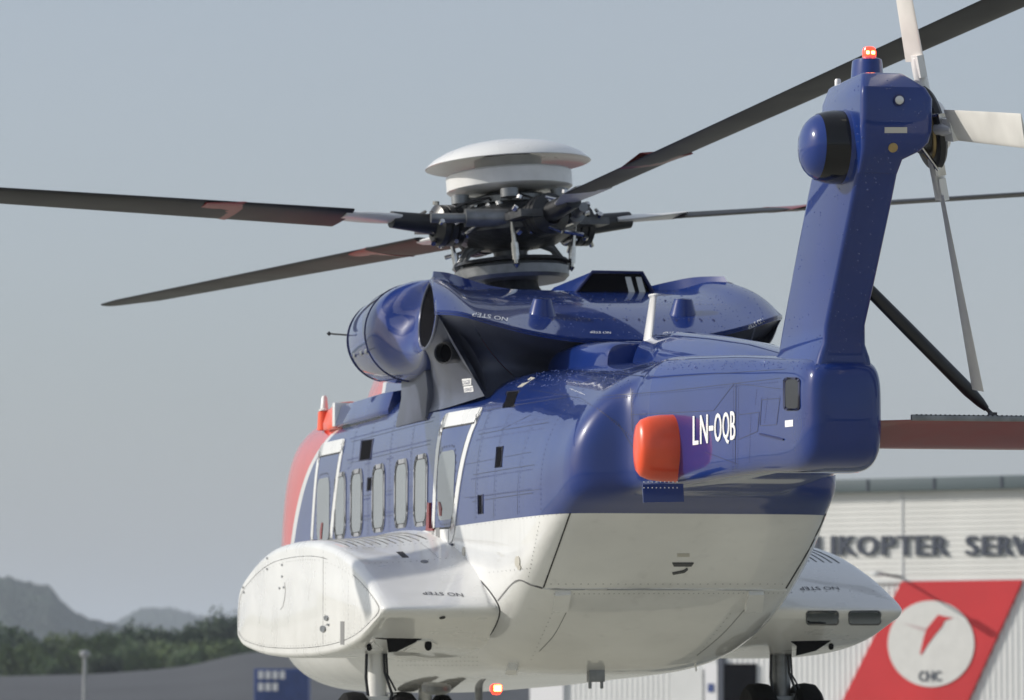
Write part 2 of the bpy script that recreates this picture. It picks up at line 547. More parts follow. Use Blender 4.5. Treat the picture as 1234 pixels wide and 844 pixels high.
# ---- engine deck: nacelles, exhaust ducts, wing-shaped cover
def mir(v, s): return Vector((v[0] * s, v[1], v[2]))
def rim(s, k=1.0, push=0., N=48):
    C = Vector((1.22, -2.72, 4.40)); A = Vector((.075, -.76, -.03)); B = Vector((-.05, .06, .28))
    out = []
    tip, top = Vector((1.325, -3.54, 4.345)), Vector((1.175, -2.64, 4.665))
    for i in range(N):
        p = C + A * math.cos(2 * math.pi * i / N) + B * math.sin(2 * math.pi * i / N)
        f = i / N * 4                                    # aft-upper quarter follows the straight edge of the cover
        if f <= 1: p = tip.lerp(top, f)
        elif f < 1.5: p = p.lerp(top, (1.5 - f) * .8)
        elif f > 3.6: p = p.lerp(tip, (f - 3.6) / .4)
        out.append(mir(C + (p - C) * k + Vector((push, 0, 0)), s))
    return out
LIP = crom([(0, -3.97, 4.13), (.35, -3.97, 4.14), (.7, -3.96, 4.19), (1.0, -3.92, 4.265), (1.2, -3.82, 4.33), (1.335, -3.57, 4.36)], 6)
FRT = crom([(0, -2.15, 4.63), (.35, -2.15, 4.635), (.65, -2.16, 4.64), (.88, -2.22, 4.655), (1.04, -2.4, 4.695), (1.175, -2.62, 4.68)], 6)
NL = len(LIP)
def deck_pt(i, t):
    a, b = FRT[i], LIP[i]
    if i == NL - 1:   # along the rim of the exhaust
        p = Vector((1.175, -2.62, 4.68)).lerp(Vector((1.335, -3.57, 4.36)), t)
        return p + Vector((.008, 0, .012)) * math.sin(math.pi * t) ** .8 * (1 - .5 * t)
    p = a * (1 - t) + b * t
    u = i / (NL - 1)
    p.z += .07 * math.sin(math.pi * t) * (1 - u) ** .5 + .02 * math.sin(math.pi * t) * math.exp(-((u - .93) / .16) ** 2)
    p.x += .03 * math.sin(math.pi * t) * u ** 4
    return p
deckrows = []
for t in [k / 16 for k in range(17)]:
    half = [deck_pt(i, t) for i in range(NL)]
    deckrows.append([mir(p, -1) for p in reversed(half[1:])] + half)
V, Fc = grid(deckrows)
k0 = len(V)   # thickness underneath
V += [v + Vector((0, .01, -.035)) for v in V]
Fc2 = Fc + [tuple(reversed([i + k0 for i in f])) for f in Fc]
nW = len(deckrows[0]); nR = len(deckrows)
for j in range(nW - 1):
    Fc2.append((j + 1, j, j + k0, j + 1 + k0)); a = (nR - 1) * nW + j; Fc2.append((a, a + 1, a + 1 + k0, a + k0))
for i in range(nR - 1):
    a = i * nW; Fc2.append((a, a + nW, a + nW + k0, a + k0)); a = i * nW + nW - 1; Fc2.append((a + nW, a, a + k0, a + nW + k0))
DECK = obj('exhaust_deck_cover', V, Fc2, M_blue, HELI, angle=40)
T_deck = bvh(DECK)
hd = hit_cam(T_deck)
for s in (-1, 1):
    lab = None
    # outer wall: lip corner -> crease; rim -> base on the roof
    rr = rim(s)
    # rim index 0 = aft point, 12 = top, 24 = forward, 36 = bottom
    low = [mir(LIP[-1] + Vector((-.02, .02, -.02)), s)] + [rr[i % 48] for i in range(48, 27, -1)]      # aft -> bottom -> towards forward
    crease_top = mir(LIP[-4], s)
    base = [mir(Vector(p), s) for p in crom([(.97, -3.62, 3.72), (1.02, -3.2, 3.70), (1.07, -2.6, 3.68), (1.08, -1.9, 3.68), (1.08, -1.4, 3.68)], 5)]
    rows = []
    n = len(low)
    for t in [k / 10 for k in range(11)]:
        row = []
        for i in range(n):
            p = low[i]; q = base[min(i, len(base) - 1)]
            r_ = p.lerp(q, t)
            r_ += Vector((-s * .10 * math.sin(math.pi * t) ** .8, 0, 0))
            row.append(r_)
        rows.append(row)
    V, Fc = grid(rows)
    obj('exhaust_duct_panel', V, Fc, M_heat, HELI, angle=60)
    # panel between the crease and the rim's aft end, up to the lip corner
    ca = [mir(LIP[NL - 1 - k], s) for k in range(0, 9)]
    rows = []
    for t in [k / 10 for k in range(11)]:
        rows.append([ca[k].lerp(base[0] + Vector((-s * .04 * k, .01 * k, .012 * k)), t) + Vector((0, .22 * math.sin(math.pi * t) , 0)) * (1 if k else .0) + Vector((0, 0, -.02)) for k in range(9)])
    V, Fc = grid(rows)
    obj('exhaust_duct_corner', V, Fc, M_heat, HELI, angle=60)
    # inner wall under the lip
    ci = [mir(LIP[k], s) for k in range(NL - 9, -1, -1)]
    e0 = base[0] + Vector((-s * .32, .08, .096))
    rows = []
    for t in [k / 10 for k in range(11)]:
        row = []
        for k, p in enumerate(ci):
            u = k / (len(ci) - 1)
            q = e0.lerp(Vector((s * .12, -3.3, 3.9)), u)
            row.append(p.lerp(q, t) + Vector((0, .2 * math.sin(math.pi * t), -.02)))
        rows.append(row)
    V, Fc = grid(rows)
    obj('exhaust_duct_wall', V, Fc, M_heat, HELI, angle=60)
    # rolled lip of the exhaust and the black throat
    mb = MB(); mb.tube([*rr, rr[0]], .012, 6, False)
    mb.obj('exhaust_rim', M_heat, HELI)
    rows = [rim(s, 1.0), rim(s, .84, -.05), rim(s, .66, -.14), rim(s, .45, -.25), rim(s, .05, -.27)]
    V, Fc = grid(rows, True, False)
    obj('exhaust_throat', V, Fc, M_dark, HELI, angle=60)
    # nacelle: barrel from the inlet to the exhaust rim
    rows = []
    XN = 1.07
    prof = [(.02, .27, 4.36), (-.02, .30, 4.36), (-.15, .33, 4.355), (-.4, .355, 4.35), (-.8, .375, 4.345), (-1.2, .385, 4.345), (-1.5, .385, 4.35)]
    rr0 = rim(s)
    for y, r_, z in prof:
        rows.append([Vector((s * (XN + r_ * math.cos(math.pi - 2 * math.pi * i / 48)), y, z + r_ * math.sin(math.pi - 2 * math.pi * i / 48))) for i in range(48)])
    last = rows[-1]
    for t in (.2, .4, .6, .8, .93, 1.0):
        e = t * t * (3 - 2 * t)
        rows.append([Vector((a.x + (b.x - a.x) * e, a.y + (b.y - a.y) * t, a.z + (b.z - a.z) * e)) * 1.0 for a, b in zip(last, rr0)])
    V, Fc = grid(rows, True)
    NAC = obj('engine_nacelle', V, Fc, M_blue, HELI, angle=50)
    mb = MB(); mb.lathe([(.22, -.2), (.235, 0), (.265, .04), (.295, .02), (.306, -.06)], Matrix.Translation((s * 1.07, 0, 4.36)) @ Matrix.Rotation(R(-90), 4, 'X'), 40)
    mb.obj('inlet_ring', M_seam, NAC)
    mb = MB(); mb.lathe([(.23, 0), (.05, .02)], Matrix.Translation((s * 1.07, -.12, 4.36)) @ Matrix.Rotation(R(-90), 4, 'X'), 30, True)
    mb.obj('inlet_throat', M_dark, NAC)
    for y_, r_, zc_ in ((-.17, .336, 4.355), (-1.25, .388, 4.346)):
        mb = MB(); mb.tube([Vector((s * (1.07 + r_ * math.cos(a)), y_, zc_ + r_ * math.sin(a))) for a in [2 * math.pi * i / 48 for i in range(49)]], .005, 5, False)
        mb.obj('band_seam', M_seam, NAC)
    for a in (R(62), R(-22), R(-70)):
        mb = MB(); mb.tube([Vector((s * (1.07 + r_ * math.cos(a)), y, z + r_ * math.sin(a))) for y, r_, z in ((-.17, .333, 4.355), (-.4, .357, 4.35), (-.8, .377, 4.345), (-1.2, .387, 4.345), (-1.5, .387, 4.35))], .0035, 5)
        mb.obj('nacelle_seam', M_seam, NAC)
    for y, r_ in ((-.5, .362), (-.9, .38), (-1.15, .386)):
        mb = MB(); a = R(-22); p_ = Vector((s * (1.07 + r_ * math.cos(a)), y, 4.347 + r_ * math.sin(a)))
        mb.box((p_.x - .006, p_.y - .045, p_.z - .018), (p_.x + .006, p_.y + .045, p_.z + .018)); mb.obj('latch', M_grey, NAC, bevel=.003)
    # short fin-shaped pylon between roof and nacelle
    rows = []
    for z_, a_, b_, wx in ((3.62, -1.95, -.55, .13), (3.85, -1.95, -.7, .11), (4.02, -1.95, -.8, .13)):
        rows.append([Vector((s * (.98 + dx), y_, z_)) for dx, y_ in ((wx, a_), (wx, b_ - .15), (0, b_), (-wx, b_), (-wx, a_))])
    V, Fc = grid(rows, True, True)
    obj('nacelle_pylon', V, Fc, M_heat, HELI, bevel=.02)
    # bleed outlet on the duct
    c0, c1 = Vector((s * 1.18, -3.30, 4.06)), Vector((s * .95, -3.05, 4.10))
    d_ = (c0 - c1).normalized()
    mb = MB(); mb.lathe([(.085, -.15), (.085, .09), (.078, .10), (.07, .09), (.066, -.1)], axis_m(c0, (-d_) * -1), 28)
    BO = mb.obj('bleed_outlet', M_dgrey, HELI)
    mb = MB(); mb.lathe([(.069, .02), (.001, .02)], axis_m(c0, d_), 20)
    mb.obj('outlet_bore', M_dark, BO)

# roof edge slab ahead of the nacelle (port and starboard)
for s in (-1, 1):
    rows = []
    for y_ in [2.08, 1.4, .7, .15, -.15]:
        e = 0 if y_ > -.1 else .04
        rows.append([Vector((s * a, y_, z)) for a, z in ((1.10 - e, 3.76), (1.105 - e, 3.80), (1.06 - e, 3.945), (.97 - e, 3.96), (.85, 3.96), (.85, 3.76))])
    V, Fc = grid(rows, True, True)
    obj('roof_rail', V, Fc, M_blue, HELI, bevel=.01)
    rows = []
    for y_, z_ in [(2.09, 3.975), (2.4, 3.965), (2.68, 3.93)]:
        rows.append([Vector((s * a, y_, z)) for a, z in ((1.105, 3.76), (1.108, 3.82), (1.07, z_), (.97, z_ + .01), (.8, z_ + .01), (.8, 3.76))])
    V, Fc = grid(rows, True, True)
    obj('roof_intake', V, Fc, M_orange, HELI, bevel=.01)
    mb = MB(); mb.box((s * 1.112 - .004, 2.05, 3.77), (s * .9, 2.17, 3.972)); mb.obj('rail_stripe', M_white, HELI, bevel=.004)
mb = MB(); mb.lathe([(.062, -.02), (.055, .14), (.03, .15)], Matrix.Translation((-1.04, 3.0, 3.8)), 20); AN = mb.obj('antenna_base', M_orange, HELI)
mb = MB(); mb.lathe([(.05, 0), (.05, .012), (.034, .02), (.024, .12), (.012, .135), (.001, .137)], Matrix.Translation((-1.04, 3.0, 3.95)), 20); mb.obj('roof_antenna', M_white, AN)

# centre cowling between the nacelles
rows = []
for y_, w_, z_ in ((4.3, .35, 3.75), (4.1, .5, 3.95), (3.6, .62, 4.2), (2.8, .7, 4.42), (1.8, .74, 4.55), (.6, .76, 4.6), (-.3, .76, 4.6), (-1.2, .76, 4.58), (-2.1, .8, 4.55)):
    rows.append([Vector((w_ * spow(math.cos(a), .5), y_, 3.6 + (z_ - 3.6) * spow(math.sin(a), .5))) for a in [math.pi * i / 28 for i in range(29)]])
V, Fc = grid(rows)
COWL = obj('centre_cowling', V, Fc, M_hull, HELI, origin=ROOTB.copy(), angle=50)
# dark raised edges along the cover
for s in (-1, 1):
    rows = []
    top = [(1.15, -2.52, 4.735), (.98, -2.26, 4.745), (.82, -2.1, 4.72), (.62, -2.02, 4.675), (.45, -2.0, 4.65)]
    bot = [(1.17, -2.58, 4.67), (.99, -2.34, 4.67), (.83, -2.16, 4.63), (.63, -2.08, 4.60), (.45, -2.06, 4.58)]
    V = []; 
    for a, b in zip(crom(top, 4), crom(bot, 4)):
        V += [mir(a, s), mir(b, s), mir(b + Vector((0, .04, 0)), s), mir(a + Vector((0, .03, 0)), s)]
    rows = [V[i * 4:i * 4 + 4] for i in range(len(V) // 4)]
    V, Fc = grid(rows, True, True)
    obj('deck_edge_strip', V, Fc, M_blue, HELI)
# starboard rear of the cover in view: raised rear fairing
mb = MB()
# scoop on top of the deck (open to the rear, two light slots)
SC = [(-.02, -2.05), (.62, -2.05)]
V = [(.02, -2.25, 4.60), (.66, -2.25, 4.60), (.56, -2.25, 4.775), (.16, -2.25, 4.775), (-.12, -1.55, 4.58), (.60, -1.55, 4.58), (.52, -1.6, 4.70), (.0, -1.6, 4.70)]
mb.add(V, [(0, 4, 7, 3), (1, 2, 6, 5), (2, 3, 7, 6), (4, 5, 6, 7)])
SCP = mb.obj('deck_scoop', M_blue, HELI, bevel=0)
mb = MB(); mb.add([(.04, -2.23, 4.6), (.64, -2.23, 4.6), (.55, -2.23, 4.765), (.17, -2.23, 4.765)], [(0, 1, 2, 3)]); mb.obj('scoop_opening', M_dark, SCP)
mb = MB(); mb.tube([(.02, -2.26, 4.6), (.16, -2.26, 4.775), (.56, -2.26, 4.775), (.66, -2.26, 4.6)], .012, 6); mb.obj('scoop_rim', M_seam, SCP)
for k in (0, 1):
    x = .42 + k * .085
    mb = MB(); mb.add([(x + .035, -2.242, 4.62), (x + .085, -2.242, 4.62), (x + .05, -2.242, 4.74), (x + .005, -2.242, 4.74)], [(0, 1, 2, 3)]); mb.obj('scoop_slot', M_lens, SCP)
for px, py in ((653, 378), (823, 378)):
    r = hd(px, py)
    if r:
        mb = MB(); mb.lathe([(.12, -.04), (.10, .0), (.072, .1), (.065, .112), (.001, .114)], Matrix.Translation(r[0]) @ Matrix.Rotation(R(8), 4, 'X'), 24)
        mb.obj('deck_dome', M_blue, HELI)
# dark grip strips, rivets and NO STEP marks on the deck
def deckline(u0, v0, u1, v1, wd=.012):
    pass
strips = []
for k in range(14):
    x0 = 636 + k * 15
    strips += line_polys([(x0, 359 + k * .3), (x0 + 30, 386 + k * .1)], 2.1)
drape('grip_strips', None, hd, M_seam, HELI, .003, polys=strips, kind='stuff')
rv = [(x, 366 + .006 * (x - 640)) for x in range(640, 880, 5)] + [(x, 384) for x in range(620, 860, 6)]
discs('deck_rivets', rv, hd, .006, M_grey, HELI)
text_on('no_step_lettering', 'NO STEP', [(612, 383.5), (570, 376.5), (569, 381), (611, 388)], hd, M_text, HELI)
text_on('deck_lettering', 'NO STEP', [(736, 400.5), (711, 399.5), (711, 402), (736, 403)], hd, M_text, HELI)
text_on('deck_lettering', 'NO STEP', [(824, 401), (799, 400.5), (799, 403), (824, 403.5)], hd, M_text, HELI)
text_on('no_step_lettering', 'NO STEP', [(919, 384), (900, 393), (902, 397), (921, 388)], hd, M_text, HELI)

# fairing under the lip and drive shaft cover along the boom
rows = []
for y_, w_, z_ in ((-3.0, .46, 4.12), (-4.2, .44, 4.09), (-4.95, .38, 4.05), (-5.0, .36, 4.03)):
    rows.append([Vector((w_ * spow(math.cos(a), .3), y_, 3.7 + (z_ - 3.7) * spow(math.sin(a), .3))) for a in [math.pi * i / 24 for i in range(25)]])
V, Fc = grid(rows); Fc.append(tuple(range(len(V) - 25, len(V))))
obj('gearbox_fairing', V, Fc, M_blue, HELI, angle=40)
rows = []
for y_, w_, z_ in ((-5.12, .22, 4.05), (-5.2, .25, 4.09), (-6.0, .24, 4.05), (-7.0, .22, 3.95), (-8.0, .2, 3.84), (-8.8, .16, 3.72), (-9.3, .1, 3.64)):
    rows.append([Vector((w_ * spow(math.cos(a), .7), y_, 3.55 + (z_ - 3.55) * spow(math.sin(a), .8))) for a in [math.pi * i / 24 for i in range(25)]])
V, Fc = grid(rows); Fc.append(tuple(range(25)))
obj('drive_shaft_cover', V, Fc, M_blue, HELI, angle=50)
# white blade antenna
rows = []
for z_, y0, y1, wx in ((4.02, -5.15, -5.42, .035), (4.05, -5.15, -5.38, .022), (4.33, -5.35, -5.5, .018), (4.345, -5.33, -5.52, .03), (4.355, -5.33, -5.52, .03)):
    rows.append([Vector((-.12 + wx * math.cos(a), (y0 + y1) / 2 + (y0 - y1) / 2 * math.sin(a), z_)) for a in [2 * math.pi * i / 16 for i in range(16)]])
V, Fc = grid(rows, True, True)
obj('blade_antenna', V, Fc, M_white, HELI)
mb = MB(); mb.tube([(.95, -3.85, 3.95), (1.02, -3.95, 4.23)], .006, 6); mb.obj('whip_antenna', M_heat, HELI)
mb = MB(); mb.tube([(-1.38, -.12, 4.40), (-1.52, .02, 4.42)], .008, 6); mb.lathe([(.001, -.02), (.022, 0), (.001, .02)], Matrix.Translation((-1.52, .02, 4.42)), 8); mb.obj('probe', M_black, HELI)

# ---- tail pylon and gearbox head
def prect(z, yf, yr, xl, xr, xlf, xrf, r, n=5, sweep=0):
    """horizontal ring: rear edge xl..xr at yr, front edge xlf..xrf at yf, rounded corners"""
    C = [(xl, yr), (xr, yr), (xrf, yf), (xlf, yf)]
    out = []
    for i in range(4):
        p = Vector(C[i]); a = (Vector(C[i - 1]) - p); b = (Vector(C[(i + 1) % 4]) - p)
        rr_ = min(r if i < 2 else r * 1.2, a.length * .45, b.length * .45)
        a = p + a.normalized() * rr_; b = p + b.normalized() * rr_
        for k in range(n + 1):
            t = k / n
            q = a * (1 - t) ** 2 + p * (2 * t * (1 - t)) + b * t * t
            out.append(Vector((q.x, q.y, z)))
    return out
PY = [(3.50, -8.62, -10.02, -.20, .20, -.1, .1, .06), (3.62, -8.74, -10.03, -.17, .17, -.08, .08, .06), (3.70, -8.82, -10.03, -.14, .14, -.05, .05, .05), (3.82, -8.9, -10.06, -.13, .13, -.05, .05, .05),
      (4.2, -9.18, -10.38, -.13, .13, -.045, .045, .05), (4.5, -9.42, -10.63, -.13, .13, -.045, .045, .05), (4.72, -9.6, -10.80, -.13, .13, -.045, .045, .05), (4.78, -9.66, -10.84, -.13, .13, -.045, .045, .05)]
def pring(z, yf, yr, xl, xr, xlf, xrf, r):
    k = .18 if z > 3.65 else .23
    C = [Vector((xl, yr)), Vector((xr, yr)), Vector((k, yf - .26)), Vector((xrf, yf)), Vector((xlf, yf)), Vector((-k, yf - .26))]
    out = []
    for i in range(6):
        p = C[i]; a = C[i - 1] - p; b = C[(i + 1) % 6] - p
        rr_ = min(r, a.length * .45, b.length * .45)
        A = p + a.normalized() * rr_; B = p + b.normalized() * rr_
        for q in range(5):
            t = q / 4; w2 = A * (1 - t) ** 2 + p * 2 * t * (1 - t) + B * t * t
            out.append(Vector((w2.x, w2.y, z)))
    return out
V, Fc = grid([pring(*a) for a in PY], True, True)
PYL = obj('tail_pylon', V, Fc, M_blue, HELI, angle=50)
HD = [(4.70, -9.72, -10.80, -.13, .13, -.06, .06, .05), (4.78, -9.74, -10.88, -.135, .14, -.08, .08, .05), (4.83, -9.76, -10.92, -.14, .24, -.09, .2, .06), (4.88, -9.77, -10.94, -.145, .29, -.1, .26, .06), (4.95, -9.78, -10.95, -.15, .31, -.1, .28, .06),
      (5.15, -9.82, -10.96, -.15, .31, -.1, .27, .06), (5.215, -9.84, -10.95, -.145, .27, -.1, .24, .05), (5.305, -9.95, -10.84, -.11, .17, -.09, .16, .05), (5.315, -9.97, -10.82, -.10, .16, -.08, .15, .05)]
V, Fc = grid([prect(*a) for a in HD], True, True)
HEAD = obj('tail_gearbox_housing', V, Fc, M_blue, HELI, angle=40)
rows = []
for z_, rr_ in ((5.30, .115), (5.32, .098), (5.41, .092), (5.435, .088), (5.44, .08)):
    rows.append([Vector((.03 + rr_ * math.cos(a), -10.45 + rr_ * 1.5 * math.sin(a), z_)) for a in [2 * math.pi * i / 24 for i in range(24)]])
V, Fc = grid(rows, True, True); NECK = obj('beacon_pedestal', V, Fc, M_blue, HEAD)
mb = MB(); mb.lathe([(.046, 0), (.046, .012)], Matrix.Translation((.03, -10.5, 5.438)), 20, True); mb.obj('beacon_base', M_grey, NECK)
mb = MB(); mb.lathe([(.042, 0), (.043, .035), (.036, .058), (.02, .066), (.001, .067)], Matrix.Translation((.03, -10.5, 5.45)), 20); mb.obj('beacon_light', M_light, HEAD)
mb = MB(); mb.box((-.0, -10.545, 5.465), (.02, -10.535, 5.485)); mb.box((.03, -10.545, 5.465), (.055, -10.535, 5.485)); mb.obj('beacon_filament', M_filament, HEAD, bevel=.004)
mb = MB(); mb.lathe([(.02, 0), (.02, .04), (.015, .05), (.001, .052)], Matrix.Translation((-.06, -10.1, 5.31)), 14); mb.obj('tail_white_light', M_white, HEAD)
# bulb on the port side with black band
def bulb(name, prof, mat_):
    rows = []
    for x_, r_ in prof:
        rows.append([Vector((x_ + .065, -10.50 + 1.15 * r_ * math.cos(a), 4.885 + r_ * math.sin(a) - .0 * x_)) for a in [2 * math.pi * i / 40 for i in range(40)]])
    V, Fc = grid(rows, True)
    return obj(name, V, Fc, mat_, HEAD, angle=50)
bulb('bulb_skirt', [(-.06, .29), (-.13, .262), (-.17, .242), (-.225, .228)], M_blue)
bulb('bulb_band', [(-.225, .229), (-.28, .228), (-.335, .219), (-.375, .205)], mat('gloss_black', (0.003, 0.003, 0.004), .08, spec=.45))
bulb('bulb_dome', [(-.375, .203), (-.41, .183), (-.44, .153), (-.462, .112), (-.474, .066), (-.479, .02), (-.4795, .001)], M_blue)
T_head = bvh(HEAD, PYL, NECK)
hh = hit_cam(T_head)
r = hh(1083, 121)
if r:
    mb = MB(); mb.lathe([(.036, -.01), (.036, .012), (.028, .016)], axis_m(r[0], r[1]), 20); mb.obj('lamp_bezel', M_seam, HEAD)
    mb = MB(); mb.lathe([(.029, .008), (.026, .022), (.015, .032), (.001, .035)], axis_m(r[0], r[1]), 20); mb.obj('tail_lamp', M_lens, HEAD)
drape('placard', [(1066, 153.5), (1093, 153.5), (1093, 160.5), (1066, 160.5)], hh, M_placard, HEAD, .003)
r = hh(1076, 178)
if r:
    mb = MB(); mb.lathe([(.03, -.01), (.03, .006), (.022, .009), (.001, .009)], axis_m(r[0], r[1]), 20); mb.obj('round_badge', M_brass, HEAD)
# inset dark panel line round the head, water droplets
def droplets(name, fn, box, n, mat_, parent, rad=(.0025, .006)):
    V = []; Fc = []
    for i in range(n):
        x = random.uniform(box[0], box[2]); y = random.uniform(box[1], box[3])
        r = fn(x, y)
        if not r: continue
        c, nn = r
        rr_ = random.uniform(*rad) * (1.4 if random.random() < .1 else 1)
        a = nn.orthogonal().normalized(); b = nn.cross(a)
        k = len(V)
        for h_, q in ((0, 1), (.45, .8), (.62, .4)):
            V += [c + nn * h_ * rr_ + (a * math.cos(j) + b * math.sin(j)) * rr_ * q for j in [2 * math.pi * m_ / 6 for m_ in range(6)]]
        V.append(c + nn * rr_ * .68)
        for l in (0, 1):
            Fc += [(k + l * 6 + j, k + l * 6 + (j + 1) % 6, k + l * 6 + 6 + (j + 1) % 6, k + l * 6 + 6 + j) for j in range(6)]
        Fc += [(k + 12 + j, k + 12 + (j + 1) % 6, k + 18) for j in range(6)]
    obj(name, V, Fc, mat_, parent, kind='stuff', fix=False, angle=80)
droplets('water_droplets', hh, (950, 90, 1115, 440), 420, M_drop, HELI)
droplets('water_droplets', hd, (520, 335, 935, 410), 500, M_drop, HELI)
droplets('water_droplets', hc, (600, 445, 760, 466), 260, M_drop, HELI)
droplets('water_droplets', hc, (780, 434, 1000, 446), 200, M_drop, HELI)

# ---- tail rotor
TRC = Vector((.44, -10.42, 5.03))
TAX = Vector((math.cos(R(13)), 0.02, math.sin(R(13)))).normalized()
TM = axis_m(TRC, TAX)
mb = MB(); mb.lathe([(.10, -.22), (.10, -.10), (.15, -.09), (.16, -.03), (.12, -.02)], TM, 28); mb.obj('tail_rotor_shaft', M_dgrey, HELI)
mb = MB(); mb.lathe([(.06, -.04), (.26, -.03), (.27, 0), (.25, .02), (.1, .03)], TM, 40); TR = mb.obj('tail_rotor_hub', M_black, HELI)
mb = MB(); mb.lathe([(.15, -.045), (.19, -.05), (.20, -.035)], TM, 40); mb.obj('hub_ring', M_brass, TR)
mb = MB(); mb.lathe([(.15, .02), (.17, .05), (.15, .085), (.08, .1), (.04, .16), (.035, .2), (.001, .205)], TM, 28); mb.obj('hub_cap', M_white, TR)
# blade mesh in hub space: radius along +X, chord along Y, thickness Z
def blade_mesh(name, R0, R1, chord, th, mat_, tw=0., cone=0., n=20, taper=None, root=None):
    rows = []
    for i in range(n + 1):
        t = i / n; r_ = R0 + (R1 - R0) * t
        c = chord * (taper(t) if taper else 1)
        tt = th * (1 - .3 * t)
        if root and t < root: tt = th * (1 + 1.2 * (1 - t / root)); 
        a0 = tw * (1 - t)
        sec = []
        for k in range(20):
            a = 2 * math.pi * k / 20
            x = .5 * math.cos(a); z = .5 * math.sin(a) * (1 - .45 * math.cos(a + math.pi)) if False else .5 * math.sin(a) * (.75 + .35 * math.cos(a))
            yy = (x - .15) * c; zz = z * tt
            sec.append(Vector((r_, yy * math.cos(a0) - zz * math.sin(a0), yy * math.sin(a0) + zz * math.cos(a0) + math.tan(cone) * r_)))
        rows.append(sec)
    V, Fc = grid(rows, True, True)
    m = mesh(name, V, Fc, mat_, False); fixn(m)
    m.polygons.foreach_set('use_smooth', [True] * len(m.polygons)); m.set_sharp_from_angle(angle=R(40))
    return m
M_tblade = mat('tail_blade_white', (0.62, 0.61, 0.58), .35, var=.1, vscale=4)
tb = blade_mesh('tail_rotor_blade', .42, 1.675, .21, .028, M_tblade, R(14), 0, 14)
mb = MB(); mb.tube([(.12, 0, 0), (.3, 0, 0), (.44, 0, 0)], [.05, .045, .03], 12); mb.box((.32, -.07, -.022), (.46, .07, .022))
tcuff = mesh('blade_cuff', mb.V, mb.F, M_white)
mb = MB(); mb.tube([(.1, -.09, -.1), (.26, -.09, -.02)], .012, 8); mb.box((.22, -.1, -.03), (.3, -.04, .02))
tlink = mesh('pitch_link', mb.V, mb.F, M_steel)
upv = TAX.cross(Vector((0, 1, 0))).normalized()
ang0 = math.atan2((TM.inverted().to_3x3() @ Vector((0, 0, 1))).y, (TM.inverted().to_3x3() @ Vector((0, 0, 1))).x)
for k in range(4):
    M = TM @ Matrix.Rotation(ang0 + R(8) + k * math.pi / 2, 4, 'Z')
    b = inst('tail_rotor_blade', tb, M, HELI)
    inst('blade_cuff', tcuff, M, b); inst('pitch_link', tlink, M, b)

# ---- stabiliser and strut
rows = []
for X_ in (.22, .45, 1.2, 2.2, 3.3):
    c = 1.0; sec = []
    yl = -9.05 - (.0 if X_ > .4 else 0)
    for k in range(24):
        a = 2 * math.pi * k / 24
        u = .5 + .5 * math.cos(a); v = .5 * math.sin(a) * (.2 + .9 * (1 - u)) * .17
        y_ = yl - c * u * (1 if X_ > .4 else .8); z_ = 3.13 + .10 * u + v
        sec.append(Vector((X_, y_, z_)))
    rows.append(sec)
V, Fc = grid(rows, True, True)
STAB = obj('horizontal_stabiliser', V, Fc, M_red, HELI)
mb = MB(); mb.box((.42, -10.075, 3.225), (3.3, -10.04, 3.262)); TE = mb.obj('trailing_edge', M_grey, STAB, bevel=.004)
V = []; Fc = []
for i in range(90):
    x = .45 + i * .031
    mb = None
    k = len(V); V += [(x - .006, -10.077, 3.256), (x + .006, -10.077, 3.256), (x + .006, -10.077, 3.264), (x - .006, -10.077, 3.264)]; Fc.append((k, k + 1, k + 2, k + 3))
obj('edge_rivets', V, Fc, M_black, STAB, smooth=False, kind='stuff')
sp0 = P(1050, 352, Y=-10.0); sp1 = P(1196, 500, Y=-9.85)
d_ = sp1 - sp0
mb = MB(); mb.tube([sp0 - d_ * .02, sp0 + d_ * .3, sp0 + d_ * .8, sp0 + d_ * .9, sp0 + d_ * .95], [.04, .043, .043, .032, .02], 14)
STR = mb.obj('stabiliser_strut', M_black, HELI)
mb = MB(); mb.tube([sp0 + d_ * .93, sp1], .014, 8); mb.box((sp1.x - .025, sp1.y - .02, sp1.z - .05), (sp1.x + .025, sp1.y + .02, sp1.z + .015)); mb.obj('strut_fitting', M_dgrey, STR)

# ---- sponsons
PR = [(2.1, 2.02), (2.01, 2.34), (1.52, 2.5), (.57, 2.65), (-.47, 2.7), (-1.84, 2.68), (-2.95, 2.57), (-3.82, 2.395), (-4.42, 2.225), (-4.62, 2.155), (-4.685, 2.11), (-4.61, 2.062), (-4.42, 2.02), (-3.66, 1.88), (-2.6, 1.8), (-1.08, 1.775), (.55, 1.80), (1.64, 1.87), (1.98, 1.93)]
prof = [(p.x, p.y) for p in crom([(a, b, 0) for a, b in PR], 6, True)]
cyP, czP = -1.2, 2.2
def sp_ring(X, inset, root=0.):
    out = []
    n = len(prof)
    for i, (y_, z_) in enumerate(prof):
        a = Vector(prof[i - 1]); b = Vector(prof[(i + 1) % n]); t = (b - a).normalized(); nn = Vector((t.y, -t.x))
        q = Vector((-1.29 + (y_ + 1.29) * (1 - inset / 3.39), 2.13 + (z_ - 2.13) * (1 - inset / .5)))
        if root:
            q.y += root * .10 * max(0, min(1, (q.y - 2.0) / .6)); 
            if q.x < -3.6: q.x += root * .25 * (-3.6 - q.x)
        out.append(Vector((X, q.x, q.y)))
    return out
for s in (-1, 1):
    rows = [sp_ring(s * X_, ins, rt) for X_, ins, rt in ((.9, -.03, 1), (1.05, -.02, 1), (1.12, -.005, .8), (1.25, 0, .5), (1.5, 0, .2), (1.8, 0, 0), (1.88, 0, 0), (1.915, .008, 0), (1.935, .022, 0), (1.948, .045, 0), (1.95, .06, 0))]
    V, Fc = grid(rows, True, True)
    SPN = obj('sponson', V, Fc, M_white, HELI, angle=32)
    if s < 0: SP_L = SPN
    else: SP_R = SPN
